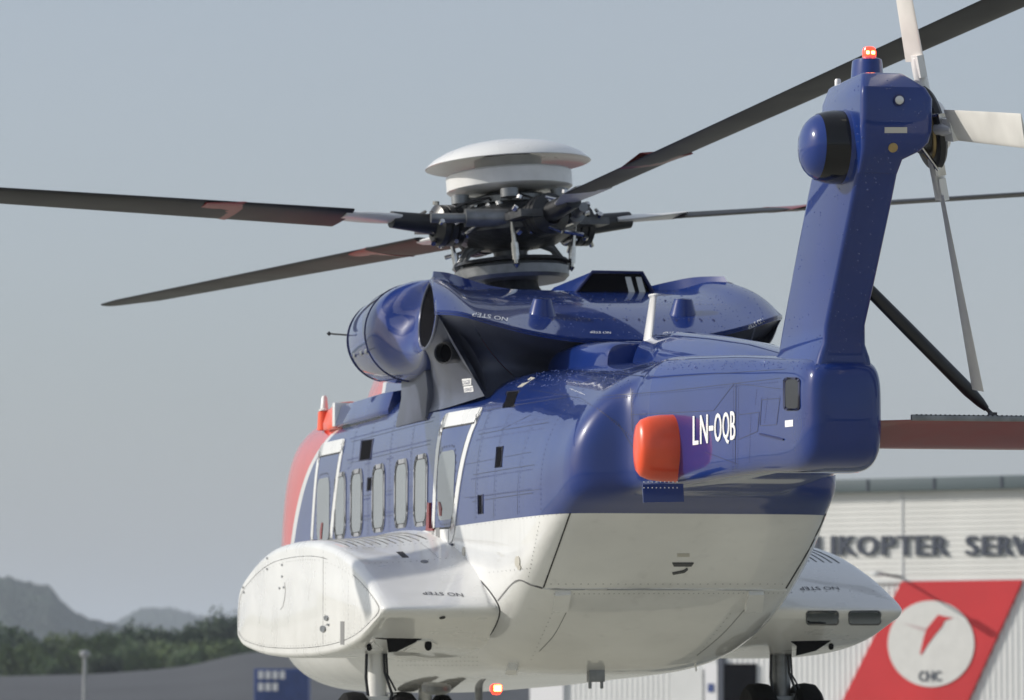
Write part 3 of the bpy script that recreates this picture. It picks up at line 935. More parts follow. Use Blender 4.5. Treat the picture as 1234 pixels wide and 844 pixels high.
T_spl = bvh(SP_L); T_spr = bvh(SP_R)
hsl = hit_cam(T_spl); hsr = hit_cam(T_spr); hside = hit_side(T_spl)

# face details (port sponson)
def ellipse(cx, cy, rx, ry, n=32): return [(cx + rx * math.cos(2 * math.pi * k / n), cy + ry * math.sin(2 * math.pi * k / n)) for k in range(n)]
inn = [(y_, z_) for y_, z_ in prof]
ring_in = [(q.y, q.z) for q in sp_ring(-1.95, .11)]
drape('face_seam', None, hside, M_seamw, SP_L, .0015, polys=line_polys(ring_in[40:] , .004) + line_polys(ring_in[:34], .004), kind='stuff')
drape('access_door_edge', None, hside, M_seamw, SP_L, .0015, polys=line_polys([(-2.2, 2.55), (-2.2, 1.88)], .007), kind='stuff')
rvp = [(q.y, q.z) for q in sp_ring(-1.95, .135)]
pts = []
for a, b in zip(rvp[:-1], rvp[1:]):
    L_ = math.hypot(b[0] - a[0], b[1] - a[1]); k = int(L_ / .1)
    pts += [(a[0] + (b[0] - a[0]) * i / max(k, 1), a[1] + (b[1] - a[1]) * i / max(k, 1)) for i in range(max(k, 1))]
pts += [(-2.3, 1.9 + .04 * i) for i in range(16)] + [(-3.3, 1.95 + .035 * i) for i in range(12)]
discs('sponson_rivets', pts, hside, .006, M_seamw, SP_L)
for px, py, a, b in ((390, 758, 3, 4), (394, 745, 2.2, 3.2), (396, 753, 1.2, 1.2)):
    drape('fuel_fitting', ellipse(px, py, a, b, 16), hsl, M_grey, SP_L, .012)
drape('placard_strip', [(410.5, 749), (415, 749), (415, 777), (410.5, 777)], hsl, M_seamw, SP_L, .003)
for px, py in ((340, 681), (340, 695), (337, 709), (342, 708), (322, 673), (322, 686), (293, 708), (294, 714)):
    drape('fastener', ellipse(px, py, .9, 1.5, 8), hsl, M_grey, SP_L, .004)
drape('scuff_curve', None, hsl, M_seamw, SP_L, .001, polys=line_polys([(343, 702), (344, 712), (343, 722), (341, 731), (338, 735)], .7), kind='stuff')
# grip lines and lettering on top of both sponsons
pl = []
for k in range(11):
    y_ = 0.6 - k * .32
    for X0, X1 in ((-1.85, -1.2),):
        pl += line_polys([(X0, y_), (X1, y_ - .05)], .010)
def hit_top(t):
    def f(x, y):
        h = t.ray_cast(Vector((x, y, 6)), Vector((0, 0, -1)))
        return None if h[0] is None else (h[0], h[1] if h[1].z > 0 else -h[1])
    return f
htl = hit_top(T_spl); htr = hit_top(T_spr)
pl = []; plr = []
for k in range(11):
    x = 1.22 + k * .06
    pl += line_polys([(-x, 1.0), (-x, -.6), (-x, -2.6)], .011)
    plr += line_polys([(x, 1.0), (x, -.6), (x, -3.4)], .011)
drape('grip_lines', None, htl, M_seamw, SP_L, .003, polys=pl, kind='stuff')
drape('grip_lines', None, htr, M_seamw, SP_R, .003, polys=plr, kind='stuff')
discs('top_rivets', [(-1.2 - .045 * k, -2.75) for k in range(15)] + [(-1.2 - .045 * k, -3.5) for k in range(15)] + [(-1.3, -2.8 - .05 * k) for k in range(14)], htl, .007, M_seamw, SP_L)
discs('top_rivets', [(1.2 + .09 * k, -4.3) for k in range(9)], htr, .008, M_seamw, SP_R)
text_on('no_step_lettering', 'NO STEP', [(-1.30, -4.36), (-1.60, -4.36), (-1.60, -4.43), (-1.30, -4.43)], htl, M_textd, SP_L)
text_on('no_step_lettering', 'NO STEP', [(1.58, -4.2), (1.28, -4.2), (1.28, -4.27), (1.58, -4.27)], htr, M_textd, SP_R)
drape('vent_slot', [(-1.55, -3.1), (-1.5, -3.1), (-1.5, -3.35), (-1.55, -3.35)], htl, M_seal, SP_L, .003)
drape('drain_hole', ellipse(-1.42, -3.55, .03, .05, 10), htl, M_grey, SP_L, .004)
# lamps set into the rear of the starboard sponson
for x0, x1 in ((972, 1010), (1023, 1061)):
    L_ = drape('sponson_lamp', rrect(x0, x1, 737, 752, 4), hsr, M_cglass, SP_R, .004, step=6)
    if L_: drape('lamp_rim', None, hsr, M_grey, L_, .006, polys=band_polys(rrect(x0 - 1, x1 + 1, 736, 753, 4.6), rrect(x0 + .6, x1 - .6, 737.6, 751.4, 3.6)))
# small rear position lamp on the port sponson
r = hsl(533, 744)
if r:
    mb = MB(); mb.lathe([(.022, -.01), (.022, .008), (.001, .01)], axis_m(r[0], r[1]), 14); mb.obj('rear_lamp', M_seal, SP_L)
# root seams
def seam(name, px, fn, mat_, par, wd=1.1, h=.002):
    return drape(name, None, fn, mat_, par, h, polys=line_polys([(p.x, p.y) for p in crom([(a, b, 0) for a, b in px], 6)], wd), kind='stuff')

# wheel bays
for s, fn, par in ((-1, hsl, SP_L), (1, hsr, SP_R)):
    if s < 0:
        BY = drape('wheel_bay', [(452, 769), (508, 770), (478, 785), (468, 786), (466, 770.5)], fn, M_dark, par, .004, step=8)
        drape('bay_bracket', [(440, 783), (450, 772), (462, 783)], fn, M_white, par, .012)
        drape('bracket_hole', ellipse(445, 779, 3.2, 3.2, 12), fn, M_dark, par, .016)
        drape('bay_bracket', [(486, 784), (503, 771), (520, 771), (527, 776), (505, 785)], fn, M_white, par, .012)
        drape('bracket_hole', ellipse(516, 776.5, 4.4, 5.5, 14), fn, M_dark, par, .016)
    else:
        BY = drape('wheel_bay', [(953, 773), (1001, 772), (983, 784), (959, 790), (960, 778)], fn, M_dark, par, .004, step=8)
        drape('bracket_hole', ellipse(1001.5, 779, 3.2, 3.6, 14), fn, M_dark, par, .006)

# ---- main gear
mb = MB(); mb.lathe([(.12, -.09), (.2, -.1), (.30, -.1), (.335, -.07), (.345, 0), (.335, .07), (.30, .1), (.2, .1), (.12, .09)], Matrix.Rotation(R(90), 4, 'Y'), 40)
tyre_m = mesh('tyre', mb.V, mb.F, M_rubber)
mb = MB(); mb.lathe([(.001, -.06), (.08, -.065), (.1, -.05), (.17, -.08), (.2, -.085), (.2, .085), (.17, .08), (.1, .05), (.08, .065), (.001, .06)], Matrix.Rotation(R(90), 4, 'Y'), 32)
rim_m = mesh('wheel_rim', mb.V, mb.F, M_white)
for s in (-1, 1):
    gx, gy = s * 1.59, -2.55
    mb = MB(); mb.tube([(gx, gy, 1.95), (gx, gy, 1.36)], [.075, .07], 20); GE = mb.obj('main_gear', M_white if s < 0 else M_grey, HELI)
    mb = MB(); mb.tube([(gx, gy, 1.4), (gx, gy, 1.22)], .05, 16); mb.obj('oleo_piston', M_steel, GE)
    mb = MB(); mb.tube([(gx - .3, gy, 1.24), (gx + .3, gy, 1.24)], .04, 12); mb.obj('axle', M_grey, GE)
    mb = MB()
    mb.tube([(gx - .09, gy - .05, 1.9), (gx - .1, gy - .06, 1.62), (gx - .08, gy - .07, 1.45)], .012, 8)
    mb.tube([(gx + .03, gy - .08, 1.9), (gx + .04, gy - .09, 1.66), (gx + .09, gy - .12, 1.5), (gx + .08, gy - .1, 1.4)], .011, 8)
    mb.tube([(gx + .05, gy - .08, 1.88), (gx + .06, gy - .1, 1.64), (gx + .12, gy - .13, 1.52)], .008, 8)
    mb.obj('brake_hoses', M_black, GE)
    mb = MB()
    mb.tube([(gx - .1, gy - .07, 1.47), (gx + .05, gy - .22, 1.36), (gx + .02, gy - .08, 1.25)], .02, 8)
    mb.box((gx - .13, gy - .1, 1.42), (gx + .13, gy - .03, 1.48)); mb.box((gx + .07, gy - .1, 1.36), (gx + .13, gy - .02, 1.5))
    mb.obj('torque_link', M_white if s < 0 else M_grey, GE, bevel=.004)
    wz = 1.17 if s < 0 else 1.235
    for q in (-1, 1):
        M = Matrix.Translation((gx + q * .185, gy, wz))
        wh = inst('wheel', tyre_m, M, GE)
    # rims as sub-parts of the gear
    for q in (-1, 1):
        inst('wheel_rim', rim_m, Matrix.Translation((gx + q * .185, gy, wz)), GE)
# nose gear
mb = MB(); mb.tube([(0, 3.7, 1.6), (0, 3.75, 1.25)], .06, 14); NG = mb.obj('nose_gear', M_white, HELI)
for q in (-1, 1):
    inst('wheel', tyre_m, Matrix.Translation((q * .16, 3.75, 1.2)) @ Matrix.Diagonal((.75, .8, .8, 1)), NG)

# ---- port side windows, doors and openings (y, z on the side)
def stadium(yc, z0, z1, w_, n=8):
    return rrect(yc - w_ / 2, yc + w_ / 2, z0, z1, min(w_, z1 - z0) * .45, n)
def side_yz(px, py, X=-1.1):
    p = P(px, py, X=X); return (p.y, p.z)
def window(cx, ty, by, wpx, fn, s):
    yt, zt = side_yz(cx + 3, ty); yb, zb = side_yz(cx - 2, by)
    yc = (yt + yb) / 2 ; wd = wpx * .0318
    o = rrect(yc - wd / 2, yc + wd / 2, zb, zt, .13)
    i_ = rrect(yc - wd / 2 + .045, yc + wd / 2 - .045, zb + .03, zt - .035, .105)
    i2 = rrect(yc - wd / 2 + .06, yc + wd / 2 - .06, zb + .036, zt - .041, .09)
    WN = drape('window', None, fn, M_winf, HELI, .006, step=.12, polys=band_polys(o, i_))
    drape('pane', i_, fn, M_glass, WN, .004, step=.12)
    drape('seal', None, fn, M_seal, WN, .007, step=.12, polys=band_polys(i_, i2))
    return yc, zb, zt
winpx = [(511, 547, 635, 18), (487.5, 553, 637, 18), (460, 559, 642, 18), (433.5, 565, 647, 18), (413.5, 569, 650, 18)]
hsR = hit_side(T_hull, 1)
for cx, ty, by, wp in winpx:
    window(cx, ty, by, wp, hs, -1)
for cx, ty, by, wp in winpx:     # the same windows on the far side
    window(cx, ty, by, wp, hsR, 1)

def px_poly(pts, X=-1.1): return [side_yz(*p, X=X) for p in pts]
def offset_poly(pts, d):
    c = Vector((sum(p[0] for p in pts) / len(pts), sum(p[1] for p in pts) / len(pts)))
    out = []
    n = len(pts)
    for i in range(n):
        p = Vector(pts[i]); a = Vector(pts[i - 1]); b = Vector(pts[(i + 1) % n])
        t = (b - a).normalized(); nn = Vector((t.y, -t.x))
        if nn.dot(p - c) < 0: nn = -nn
        out.append(tuple(p + nn * d))
    return out
def smooth_poly(pts, r, n=4):
    out = []
    for i in range(len(pts)):
        p = Vector(pts[i]); a = Vector(pts[i - 1]) - p; b = Vector(pts[(i + 1) % len(pts)]) - p
        ra = min(r, a.length * .45); rb_ = min(r, b.length * .45)
        A = p + a.normalized() * ra; B = p + b.normalized() * rb_
        for k in range(n + 1):
            t = k / n
            out.append(tuple(A * (1 - t) ** 2 + p * 2 * t * (1 - t) + B * t * t))
    return out

def door(corner_px, rad, band_m, win, name, lowsplit=None):
    out_ = smooth_poly(px_poly(corner_px), rad)
    inn_ = offset_poly(out_, -.11)
    inn2 = offset_poly(out_, -.10)
    inn3 = offset_poly(out_, -.125)
    DR = drape(name, inn3, hs, M_hull, HELI, .006, step=.1)
    # the door keeps the hull livery: give it the same origin
    sh = WM[DR.name].translation - ROOTB
    for v in DR.data.vertices: v.co += sh
    WM[DR.name] = Matrix.Translation(ROOTB); DR.matrix_local = WM[HELI.name].inverted() @ WM[DR.name]
    drape('door_outline', None, hs, band_m, DR, .007, step=.07, polys=band_polys(out_, inn_))
    drape('door_seal', None, hs, M_seal, DR, .007, step=.1, polys=band_polys(inn_, inn3))
    wo = rrect(*win, .12)
    wi = rrect(win[0] + .03, win[1] - .03, win[2] + .03, win[3] - .03, .15)
    drape('pane', wo, hs, M_glass, DR, .009, step=.12)
    pts = []
    ww = rrect(win[0] - .035, win[1] + .035, win[2] - .035, win[3] + .035, .2, 5)
    for a, b in zip(ww, ww[1:] + ww[:1]):
        L_ = math.hypot(b[0] - a[0], b[1] - a[1]); k = max(1, int(L_ / .07))
        pts += [(a[0] + (b[0] - a[0]) * i / k, a[1] + (b[1] - a[1]) * i / k) for i in range(k)]
    discs('window_screws', pts, lambda y, z: (lambda r: (r[0] + r[1] * .006, r[1]) if r else None)(hs(y, z)), .011, M_seal, DR)
    return DR
yz = lambda x, y: side_yz(x, y)
a = yz(551, 545); b = yz(538, 628)
D1 = door([(531, 499), (567, 490), (550, 655), (525, 656)], .13, M_white, (yz(551, 590)[0], yz(533, 590)[0], yz(540, 627)[1], yz(545, 543)[1]), 'cabin_door')
a = None
D2 = door([(386, 535), (417, 528), (403, 668), (378, 668)], .13, M_white, (yz(402, 600)[0], yz(387, 600)[0], yz(392, 650)[1] - .02, yz(396, 576)[1]), 'cabin_door')
drape('door_handle', px_poly([(522.5, 606), (524.5, 606), (524.5, 637), (529, 637), (529, 640), (520.5, 640)]), hs, M_red, D1, .02)
drape('pull_strap', px_poly([(534.5, 605), (536, 605), (538, 612), (537.5, 622), (536, 622), (536, 612)]), hs, M_red, D1, .014)
drape('pull_strap', px_poly([(393, 630), (394.5, 630), (393, 640), (393, 650), (391.5, 650), (391.5, 640)]), hs, M_red, D2, .014)
drape('door_placard', px_poly([(531, 637), (535.5, 636), (535.5, 650), (531, 651)]), hs, M_seamw, D1, .010)
drape('door_sill', px_poly([(526, 657), (550, 655), (549, 661), (527, 663)]), hs, M_heat, D1, .016)
for k_, pp in enumerate([[(437, 532), (449, 530), (446, 553), (434, 555)], [(444.5, 577), (448.5, 576), (447, 590), (443.5, 591)], [(612, 473), (625, 472), (619, 490), (607, 491)], [(600, 540), (605.5, 539), (603.5, 562), (598, 563)], [(577.5, 598), (581, 597), (581, 618), (577.5, 619)]]):
    drape('hull_opening', pp, hc, M_dark, HELI, .003, step=6)
    ex = [(p[0] + (1.5 if i in (1, 2) else -1.5), p[1] + (1.2 if i > 1 else -1.2)) for i, p in enumerate(pp)]
    drape('opening_rim', None, hc, M_seam, HELI, .004, polys=band_polys(ex, pp))
for px, py, a, b in ((559, 665, 1.5, 6), (624, 677, 3, 7), (626, 684, 2, 3)):
    drape('vent_cover', ellipse(px, py, a, b, 18), hc, M_placard, HELI, .006)
# window row and panel seams (y, z), rivet rows
sm = []
for z_ in (3.42, 3.12, 2.92, 3.60):
    sm += line_polys([(1.9, z_), (-5.6, z_ - (.0 if z_ > 3 else .0))], .006)
for y_ in (1.2, .35, -.55, -1.5, -2.4, -3.9, -4.5, -5.2):
    sm += line_polys([(y_, 3.75), (y_, 2.78)], .006)
sm2 = [q for q in sm if not any(abs((q[0][0] + q[2][0]) / 2 - yy) < hw and zz0 < (q[0][1] + q[2][1]) / 2 < zz1 for yy, hw, zz0, zz1 in
       [(-3.0, .8, 2.5, 3.75), (2.2, .9, 2.5, 3.75)] + [((side_yz(c, t)[0] + side_yz(c, b_)[0]) / 2, .34, 2.75, 3.4) for c, t, b_, _ in winpx])]
drape('panel_seams', None, hs, M_seam2, HELI, .0015, polys=sm2, kind='stuff', skirt=False)
rp = []
for z_ in (3.45, 3.09, 2.95, 3.63, 3.38):
    rp += [(1.9 - .05 * k, z_) for k in range(150)]
for y_ in (1.15, .4, -.6, -1.45, -2.35, -3.95, -4.55, -5.25, -5.8):
    rp += [(y_, 2.8 + .035 * k) for k in range(27)]
rp = [q for q in rp if not any(abs(q[0] - yy) < hw and zz0 < q[1] < zz1 for yy, hw, zz0, zz1 in
      [(-3.0, .75, 2.5, 3.75), (2.2, .8, 2.5, 3.75)] + [((side_yz(c, t)[0] + side_yz(c, b_)[0]) / 2, .34, 2.75, 3.4) for c, t, b_, _ in winpx])]
discs('hull_rivets', rp, hs, .0085, M_seam, HELI)
# tail boom seams and rivets
sm = []
for pts in ([(720, 478), (800, 472), (940, 456)], [(760, 500), (860, 495), (885, 462), (950, 470)], [(850, 545), (890, 560)], [(760, 468), (762, 520)], [(887, 462), (886, 573)],
            [(890, 500), (915, 497), (913, 520), (890, 530)], [(918, 482), (940, 480), (936, 512), (916, 513), (918, 482)], [(700, 448), (800, 455), (945, 445)], [(640, 470), (700, 480), (745, 510), (775, 560)], [(560, 560), (640, 545)], [(560, 600), (650, 590)], [(640, 500), (600, 520)]):
    sm += line_polys([(p.x, p.y) for p in crom([(a, b, 0) for a, b in pts], 3)] if pts[0] == (690, 458) else pts, .6)
drape('boom_seams', None, hc, M_seam2, HELI, .0015, polys=sm, kind='stuff', skirt=False)
rp = []
for a, b in (((884, 462), (883, 572)), ((890, 462), (889, 572)), ((762, 470), (764, 525)), ((918, 480), (915, 513)), ((940, 478), (936, 511)), ((925, 480), (921, 512)), ((720, 482), (940, 460)), ((905, 500), (903, 560)), ((912, 470), (910, 490)),
             ((640, 458), (720, 492)), ((720, 492), (765, 530)), ((610, 450), (640, 447))):
    k = int(math.hypot(b[0] - a[0], b[1] - a[1]) / 3.2)
    rp += [(a[0] + (b[0] - a[0]) * i / k, a[1] + (b[1] - a[1]) * i / k) for i in range(k)]
discs('boom_rivets', rp, hc, .0065, M_seam, HELI)
rp = [(x, 716 - .004 * (x - 660)) for x in range(668, 945, 6)] + [(x, 704) for x in range(664, 945, 9)] + [(665 + (y - 740) * -.45, y) for y in range(740, 800, 5)] + [(880 - (y - 740) * .8, y) for y in range(740, 795, 5)]
rp += [(x, 634 - (x - 560) * .13) for x in range(560, 680, 5)] + [(x, 690 - (x - 590) * .1) for x in range(590, 640, 5)] + [(648 - (y - 640) * .2, y) for y in range(630, 700, 5)]
discs('skin_rivets', rp, hc, .006, M_seamw, HELI)
# registration
for ch, xa, xb in (('L', 835.8, 842.2), ('N', 844.6, 853.6), ('-', 855.3, 860.2), ('O', 861.8, 870.0), ('Q', 871.6, 879.4), ('B', 881, 886.6)):
    yb = lambda x: 536.6 - (x - 835) * .135
    yt = lambda x: 502.0 - (x - 835) * .125
    lo, hi = (0, 1) if ch != '-' else (.42, .58)
    if ch == 'Q': lo = -.12
    q = [(xa, yb(xa) + (yt(xa) - yb(xa)) * lo), (xb, yb(xb) + (yt(xb) - yb(xb)) * lo), (xb, yb(xb) + (yt(xb) - yb(xb)) * hi), (xa, yb(xa) + (yt(xa) - yb(xa)) * hi)]
    text_on('registration_letter', ch, q, hc, M_text, HELI, .004, bold=.45)
# boom window, placard, step line
W_ = drape('boom_access_window', None, hc, M_seam, HELI, .006, polys=band_polys(rrect(944.5, 964.5, 455, 495, 5), rrect(947, 962.5, 457.5, 492.5, 4)))
drape('pane', rrect(947, 962.5, 457.5, 492.5, 4), hc, M_black, W_, .004, step=8)
drape('boom_placard', [(946.5, 507), (956, 506), (956, 514), (946.5, 515)], hc, M_text, HELI, .003)
drape('boom_slot', [(916, 522), (945, 529), (944.5, 531), (916, 524)], hc, M_seam, HELI, .008)
# belly and ramp seams
seam('ramp_seam', [(687, 619), (671, 664), (655, 708)], hc, M_seal, HELI, 1.7, .003)
seam('ramp_seam', [(995, 619), (976, 660), (947, 709)], hc, M_seal, HELI, 1.5, .003)
seam('ramp_edge', [(655, 710), (800, 710), (948, 711)], hc, M_white, HELI, 1.3, .006)
seam('ramp_seam', [(600, 724), (622, 700), (640, 705), (654, 709)], hc, M_seamw, HELI, 1.5, .003)
seam('sponson_root_seam', [(556, 680), (582, 703), (600, 728), (601, 745), (588, 768), (560, 785)], hc, M_seal, HELI, 1.3, .003)
seam('sponson_root_seam', [(949, 732), (951, 748), (940, 765), (905, 786)], hc, M_seal, HELI, 2.0, .003)
drape('ramp_hinge', [(669, 713), (688, 712), (684, 733), (666, 734)], hc, M_white, HELI, .035)
drape('ramp_hinge', [(902, 712), (920, 712), (917, 733), (897, 733)], hc, M_white, HELI, .035)
for px, py in ((618, 803), (844, 803)):
    drape('ramp_latch', rrect(px - 7, px + 7, py - 3, py + 3, 2), hc, M_white, HELI, .05)
drape('ramp_handle', [(810, 678), (836, 678), (833, 682), (812, 682)], hc, M_dgrey, HELI, .008)
drape('ramp_placard', [(816, 667), (831, 667), (831, 671), (816, 671)], hc, M_placard, HELI, .003)
drape('ramp_lever', [(810, 690), (824, 687), (828, 684), (829, 686), (825, 689.5), (811, 692)], hc, M_dgrey, HELI, .008)
seam('belly_seam', [(684, 735), (668, 765), (650, 785)], hc, M_seamw, HELI, .7, .002)
seam('belly_seam', [(897, 735), (870, 765), (840, 790)], hc, M_seamw, HELI, .7, .002)
# warning placards on the duct and skin
T_duct = bvh(*[o for o in bpy.data.objects if o.name.startswith(('exhaust_duct', 'nacelle_pylon'))])
hdu = hit_cam(T_duct)
drape('warning_placard', [(557, 457), (568, 456), (568, 464), (558, 465)], hdu, M_text, HELI, .003)
drape('warning_placard', [(559, 466), (570, 465), (571, 472), (560, 473)], hdu, M_text, HELI, .003)
text_on('warning_lettering', 'DANGER', [(558, 464), (567, 463), (567, 457.5), (558, 458.5)], hdu, M_seam, HELI, .0045)
text_on('warning_lettering', 'EXHAUST', [(561, 472), (570, 471), (570, 466.5), (560.5, 467.5)], hdu, M_seam, HELI, .0045)
text_on('no_step_lettering', 'NO STEP', [(686, 468), (702, 474), (706, 477), (690, 471)], hc, M_text, HELI, .004)
drape('hull_placard', [(624, 467), (640, 455), (645, 456), (630, 466)], hc, M_placard, HELI, .004)

# orange beacon housing on the boom's port side
c = P(812, 540, Y=-7.0)
r = hc(806, 541)
oc = r[0]
rows = []
for x_, k in ((.06, 1.0), (0, 1.0), (-.08, .985), (-.16, .93), (-.21, .84), (-.235, .70), (-.245, .4), (-.241, .01)):
    rows.append([Vector((oc.x + x_, oc.y - .06 + .165 * k * spow(math.cos(a), 1.0), oc.z - .0 + .228 * k * spow(math.sin(a), .95))) for a in [2 * math.pi * i / 40 for i in range(40)]])
V, Fc = grid(rows, True)
OB = obj('orange_beacon_housing', V, Fc, M_orange, HELI, angle=45)
drape('pod_bracket', [(774, 584), (823, 583), (824, 605), (775, 606)], lambda x, y: (P(x, y, Y=oc.y - .25), Vector((0, -1, 0))), M_blue, OB, .01)
discs('bracket_screws', [(776 + 5 * k, 588) for k in range(9)] + [(776 + 5 * k, 581) for k in range(9)], lambda x, y: (P(x, y, Y=oc.y - .26), Vector((0, -1, 0))), .005, M_text, OB)

# belly: anti-collision light, antenna, lamp pods
b0 = P(598, 818, X=0.0)
mb = MB(); mb.lathe([(.075, .08), (.075, .01), (.06, 0)], Matrix.Translation((b0.x, b0.y, b0.z + 0.0)), 20); BL = mb.obj('belly_beacon', M_grey, HELI)
mb = MB(); mb.lathe([(.055, .01), (.056, -.04), (.05, -.1), (.03, -.13), (.001, -.135)], Matrix.Translation(b0), 20); mb.obj('beacon_lens', M_light, BL)
mb = MB(); mb.box((b0.x - .03, b0.y - .062, b0.z - .105), (b0.x + .03, b0.y - .05, b0.z - .07)); mb.obj('beacon_filament', M_filament, BL, bevel=.004)
mb = MB(); mb.lathe([(.10, .06), (.06, .0), (.035, -.05), (.03, -.3)], Matrix.Translation(P(577, 818, X=0.0)), 16, True); mb.obj('belly_antenna', M_grey, HELI)
lp = P(526, 829, X=-.45)
mb = MB(); mb.lathe([(.001, -.06), (.08, -.055), (.12, -.03), (.125, .02), (.1, .06)], Matrix.Translation(lp), 24); mb.obj('landing_lamp', M_grey, HELI)
# belly stores rail: perforated plate edge
bp_ = P(718, 814, X=-.1)
mb = MB(); mb.box((bp_.x - .06, bp_.y - .05, bp_.z - .05), (bp_.x + .06, bp_.y + .05, bp_.z + .08)); mb.box((bp_.x - .055, bp_.y - .02, bp_.z - .1), (bp_.x - .035, bp_.y + .02, bp_.z)); mb.box((bp_.x + .035, bp_.y - .02, bp_.z - .1), (bp_.x + .055, bp_.y + .02, bp_.z)); mb.obj('tow_fitting', M_grey, HELI, bevel=.006)
discs('belly_rivets', [(x, y) for y in (792, 797, 802) for x in range(480, 580, 5)], hc, .006, M_seal, HELI)

# ---- main rotor head
HUB = Vector((0, 0, 5.33))
TILT = Matrix.Rotation(R(-3.2), 4, 'Y') @ Matrix.Rotation(R(-3.0), 4, 'X')
HM = Matrix.Translation(HUB) @ TILT
SW = Matrix.Translation((0, 0, 4.93)) @ TILT
mb = MB(); mb.lathe([(.30, -.5), (.30, -.2), (.22, -.1), (.2, .0)], Matrix.Translation((0, 0, 4.93)), 32); MG = mb.obj('main_gearbox_top', M_dgrey, HELI)
mb = MB(); mb.lathe([(.2, -.07), (.44, -.07), (.47, -.04), (.475, .03), (.44, .06), (.2, .07), (.17, .05)], SW, 48); SWP = mb.obj('swashplate', M_grey, HELI)
mb = MB(); mb.lathe([(.36, .065), (.4, .1), (.46, .1), (.49, .07)], SW, 40); mb.obj('swashplate_ring', M_dgrey, SWP)
mb = MB(); mb.lathe([(.14, .0), (.14, .18), (.2, .22), (.23, .26), (.23, .32), (.15, .38)], SW, 32); mb.obj('rotor_mast', M_dgrey, HELI)
mb = MB(); mb.lathe([(.16, -.2), (.36, -.17), (.52, -.08), (.54, .04), (.42, .12), (.22, .2), (.3, .24)], HM, 24); RH = mb.obj('rotor_hub', M_dgrey, HELI)
rg = random.Random(3)
for k in range(4):
    A = HM @ Matrix.Rotation(R(0), 4, 'Z')
AZ0 = None
# direction of the near-left blade: 28 degrees towards the camera from image left
def az_dir(beta): 
    return (-VR * math.cos(beta) - VH * math.sin(beta))
d0 = HM.inverted().to_3x3() @ az_dir(R(27))
a0 = math.atan2(d0.y, d0.x)
# shared part meshes in hub space, arm along +X
mb = MB(); mb.box((.2, -.13, -.06), (.62, .13, -.02)); mb.box((.2, -.13, .05), (.62, .13, .09)); mb.box((.55, -.12, -.06), (.66, .12, .09)); arm_m = mesh('hub_arm', mb.V, mb.F, M_dgrey, smooth=False)
mb = MB(); mb.lathe([(.08, .0), (.17, .02), (.17, .07), (.14, .08), (.17, .09), (.17, .14), (.14, .15), (.17, .16), (.17, .21), (.09, .25)], Matrix.Translation((.48, 0, 0)) @ Matrix.Rotation(R(90), 4, 'Y'), 24)
mb.tube([(.6, 0, 0), (.72, 0, .01), (1.1, 0, .05)], [.1, .085, .07], 16); brg_m = mesh('elastomeric_bearing', mb.V, mb.F, M_black)
mb = MB(); mb.tube([(.15, .42, .0), (.85, .22, .03)], .04, 12); mb.tube([(.15, .42, .0), (.58, .30, .02)], .075, 16); damp_m = mesh('lag_damper', mb.V, mb.F, M_grey)
mb = MB(); mb.tube([(.42, -.2, -.38), (.46, -.24, 0)], .018, 10); mb.tube([(.425, -.205, -.34), (.435, -.215, -.2)], .03, 10)
mb.lathe([(.001, -.03), (.03, 0), (.001, .03)], Matrix.Translation((.42, -.2, -.38)), 10); link_m = mesh('pitch_change_rod', mb.V, mb.F, M_steel)
mb = MB(); mb.box((.4, -.3, -.03), (.75, -.1, .03)); mb.tube([(.46, -.24, 0), (.6, -.1, 0)], .04, 10); horn_m = mesh('pitch_horn', mb.V, mb.F, M_dgrey, smooth=False)
mb = MB()
for _ in range(26):
    x, y, z = rg.uniform(.12, .62), rg.uniform(-.25, .25), rg.uniform(-.12, .16)
    if rg.random() < .5:
        mb.tube([(x, y, z), (x + rg.uniform(-.12, .12), y + rg.uniform(-.12, .12), z + rg.uniform(-.06, .06))], rg.uniform(.01, .02), 8)
    else:
        mb.lathe([(.001, -.015), (.022, -.012), (.022, .012), (.001, .015)], Matrix.Translation((x, y, z)) @ Matrix.Rotation(rg.uniform(0, 3), 4, 'X'), 8)
for v_ in mb.V: v_.x *= 1.3; v_.y *= 1.3; v_.z *= 1.2
fit_m = mesh('hub_fittings', mb.V, mb.F, M_steel)
mb = MB(); mb.tube([(.15, .1, .12), (.3, .2, .2), (.5, .16, .16), (.62, .05, .1)], .012, 8); mb.tube([(.2, -.1, .14), (.35, -.12, .22), (.6, -.05, .12)], .010, 8); hose_m = mesh('hub_hose', mb.V, mb.F, M_black)
CONE = R(3.2)
M_cuffw = mat('cuff_white', (0.7, 0.7, 0.69), .35, coat=.3, var=.1, vscale=6)
cuff_m = blade_mesh('blade_cuff', .95, 1.55, .34, .09, M_cuffw, R(9), CONE, 8, taper=lambda t: .45 + .55 * math.sin(min(1, t * 1.2) * math.pi / 2))
blade_m = blade_mesh('main_rotor_blade', 1.5, 8.58, .47, .06, M_blade, R(9), CONE, 40, taper=lambda t: 1 if t < .93 else 1 - (t - .93) * 6)
mark_m = blade_mesh('blade_red_mark', 2.45, 2.8, .476, .062, M_red, R(9), CONE, 2)
for k in range(4):
    M = HM @ Matrix.Rotation(a0 + k * math.pi / 2, 4, 'Z')
    inst('hub_arm', arm_m, M, RH); inst('elastomeric_bearing', brg_m, M, RH); inst('lag_damper', damp_m, M, RH)
    inst('pitch_change_rod', link_m, M, RH); inst('pitch_horn', horn_m, M, RH); inst('hub_fittings', fit_m, M, RH)['kind'] = 'stuff'; inst('hub_hose', hose_m, M, RH)
    b = inst('main_rotor_blade', blade_m, M, HELI)
    inst('blade_cuff', cuff_m, M, b); inst('red_mark', mark_m, M, b)
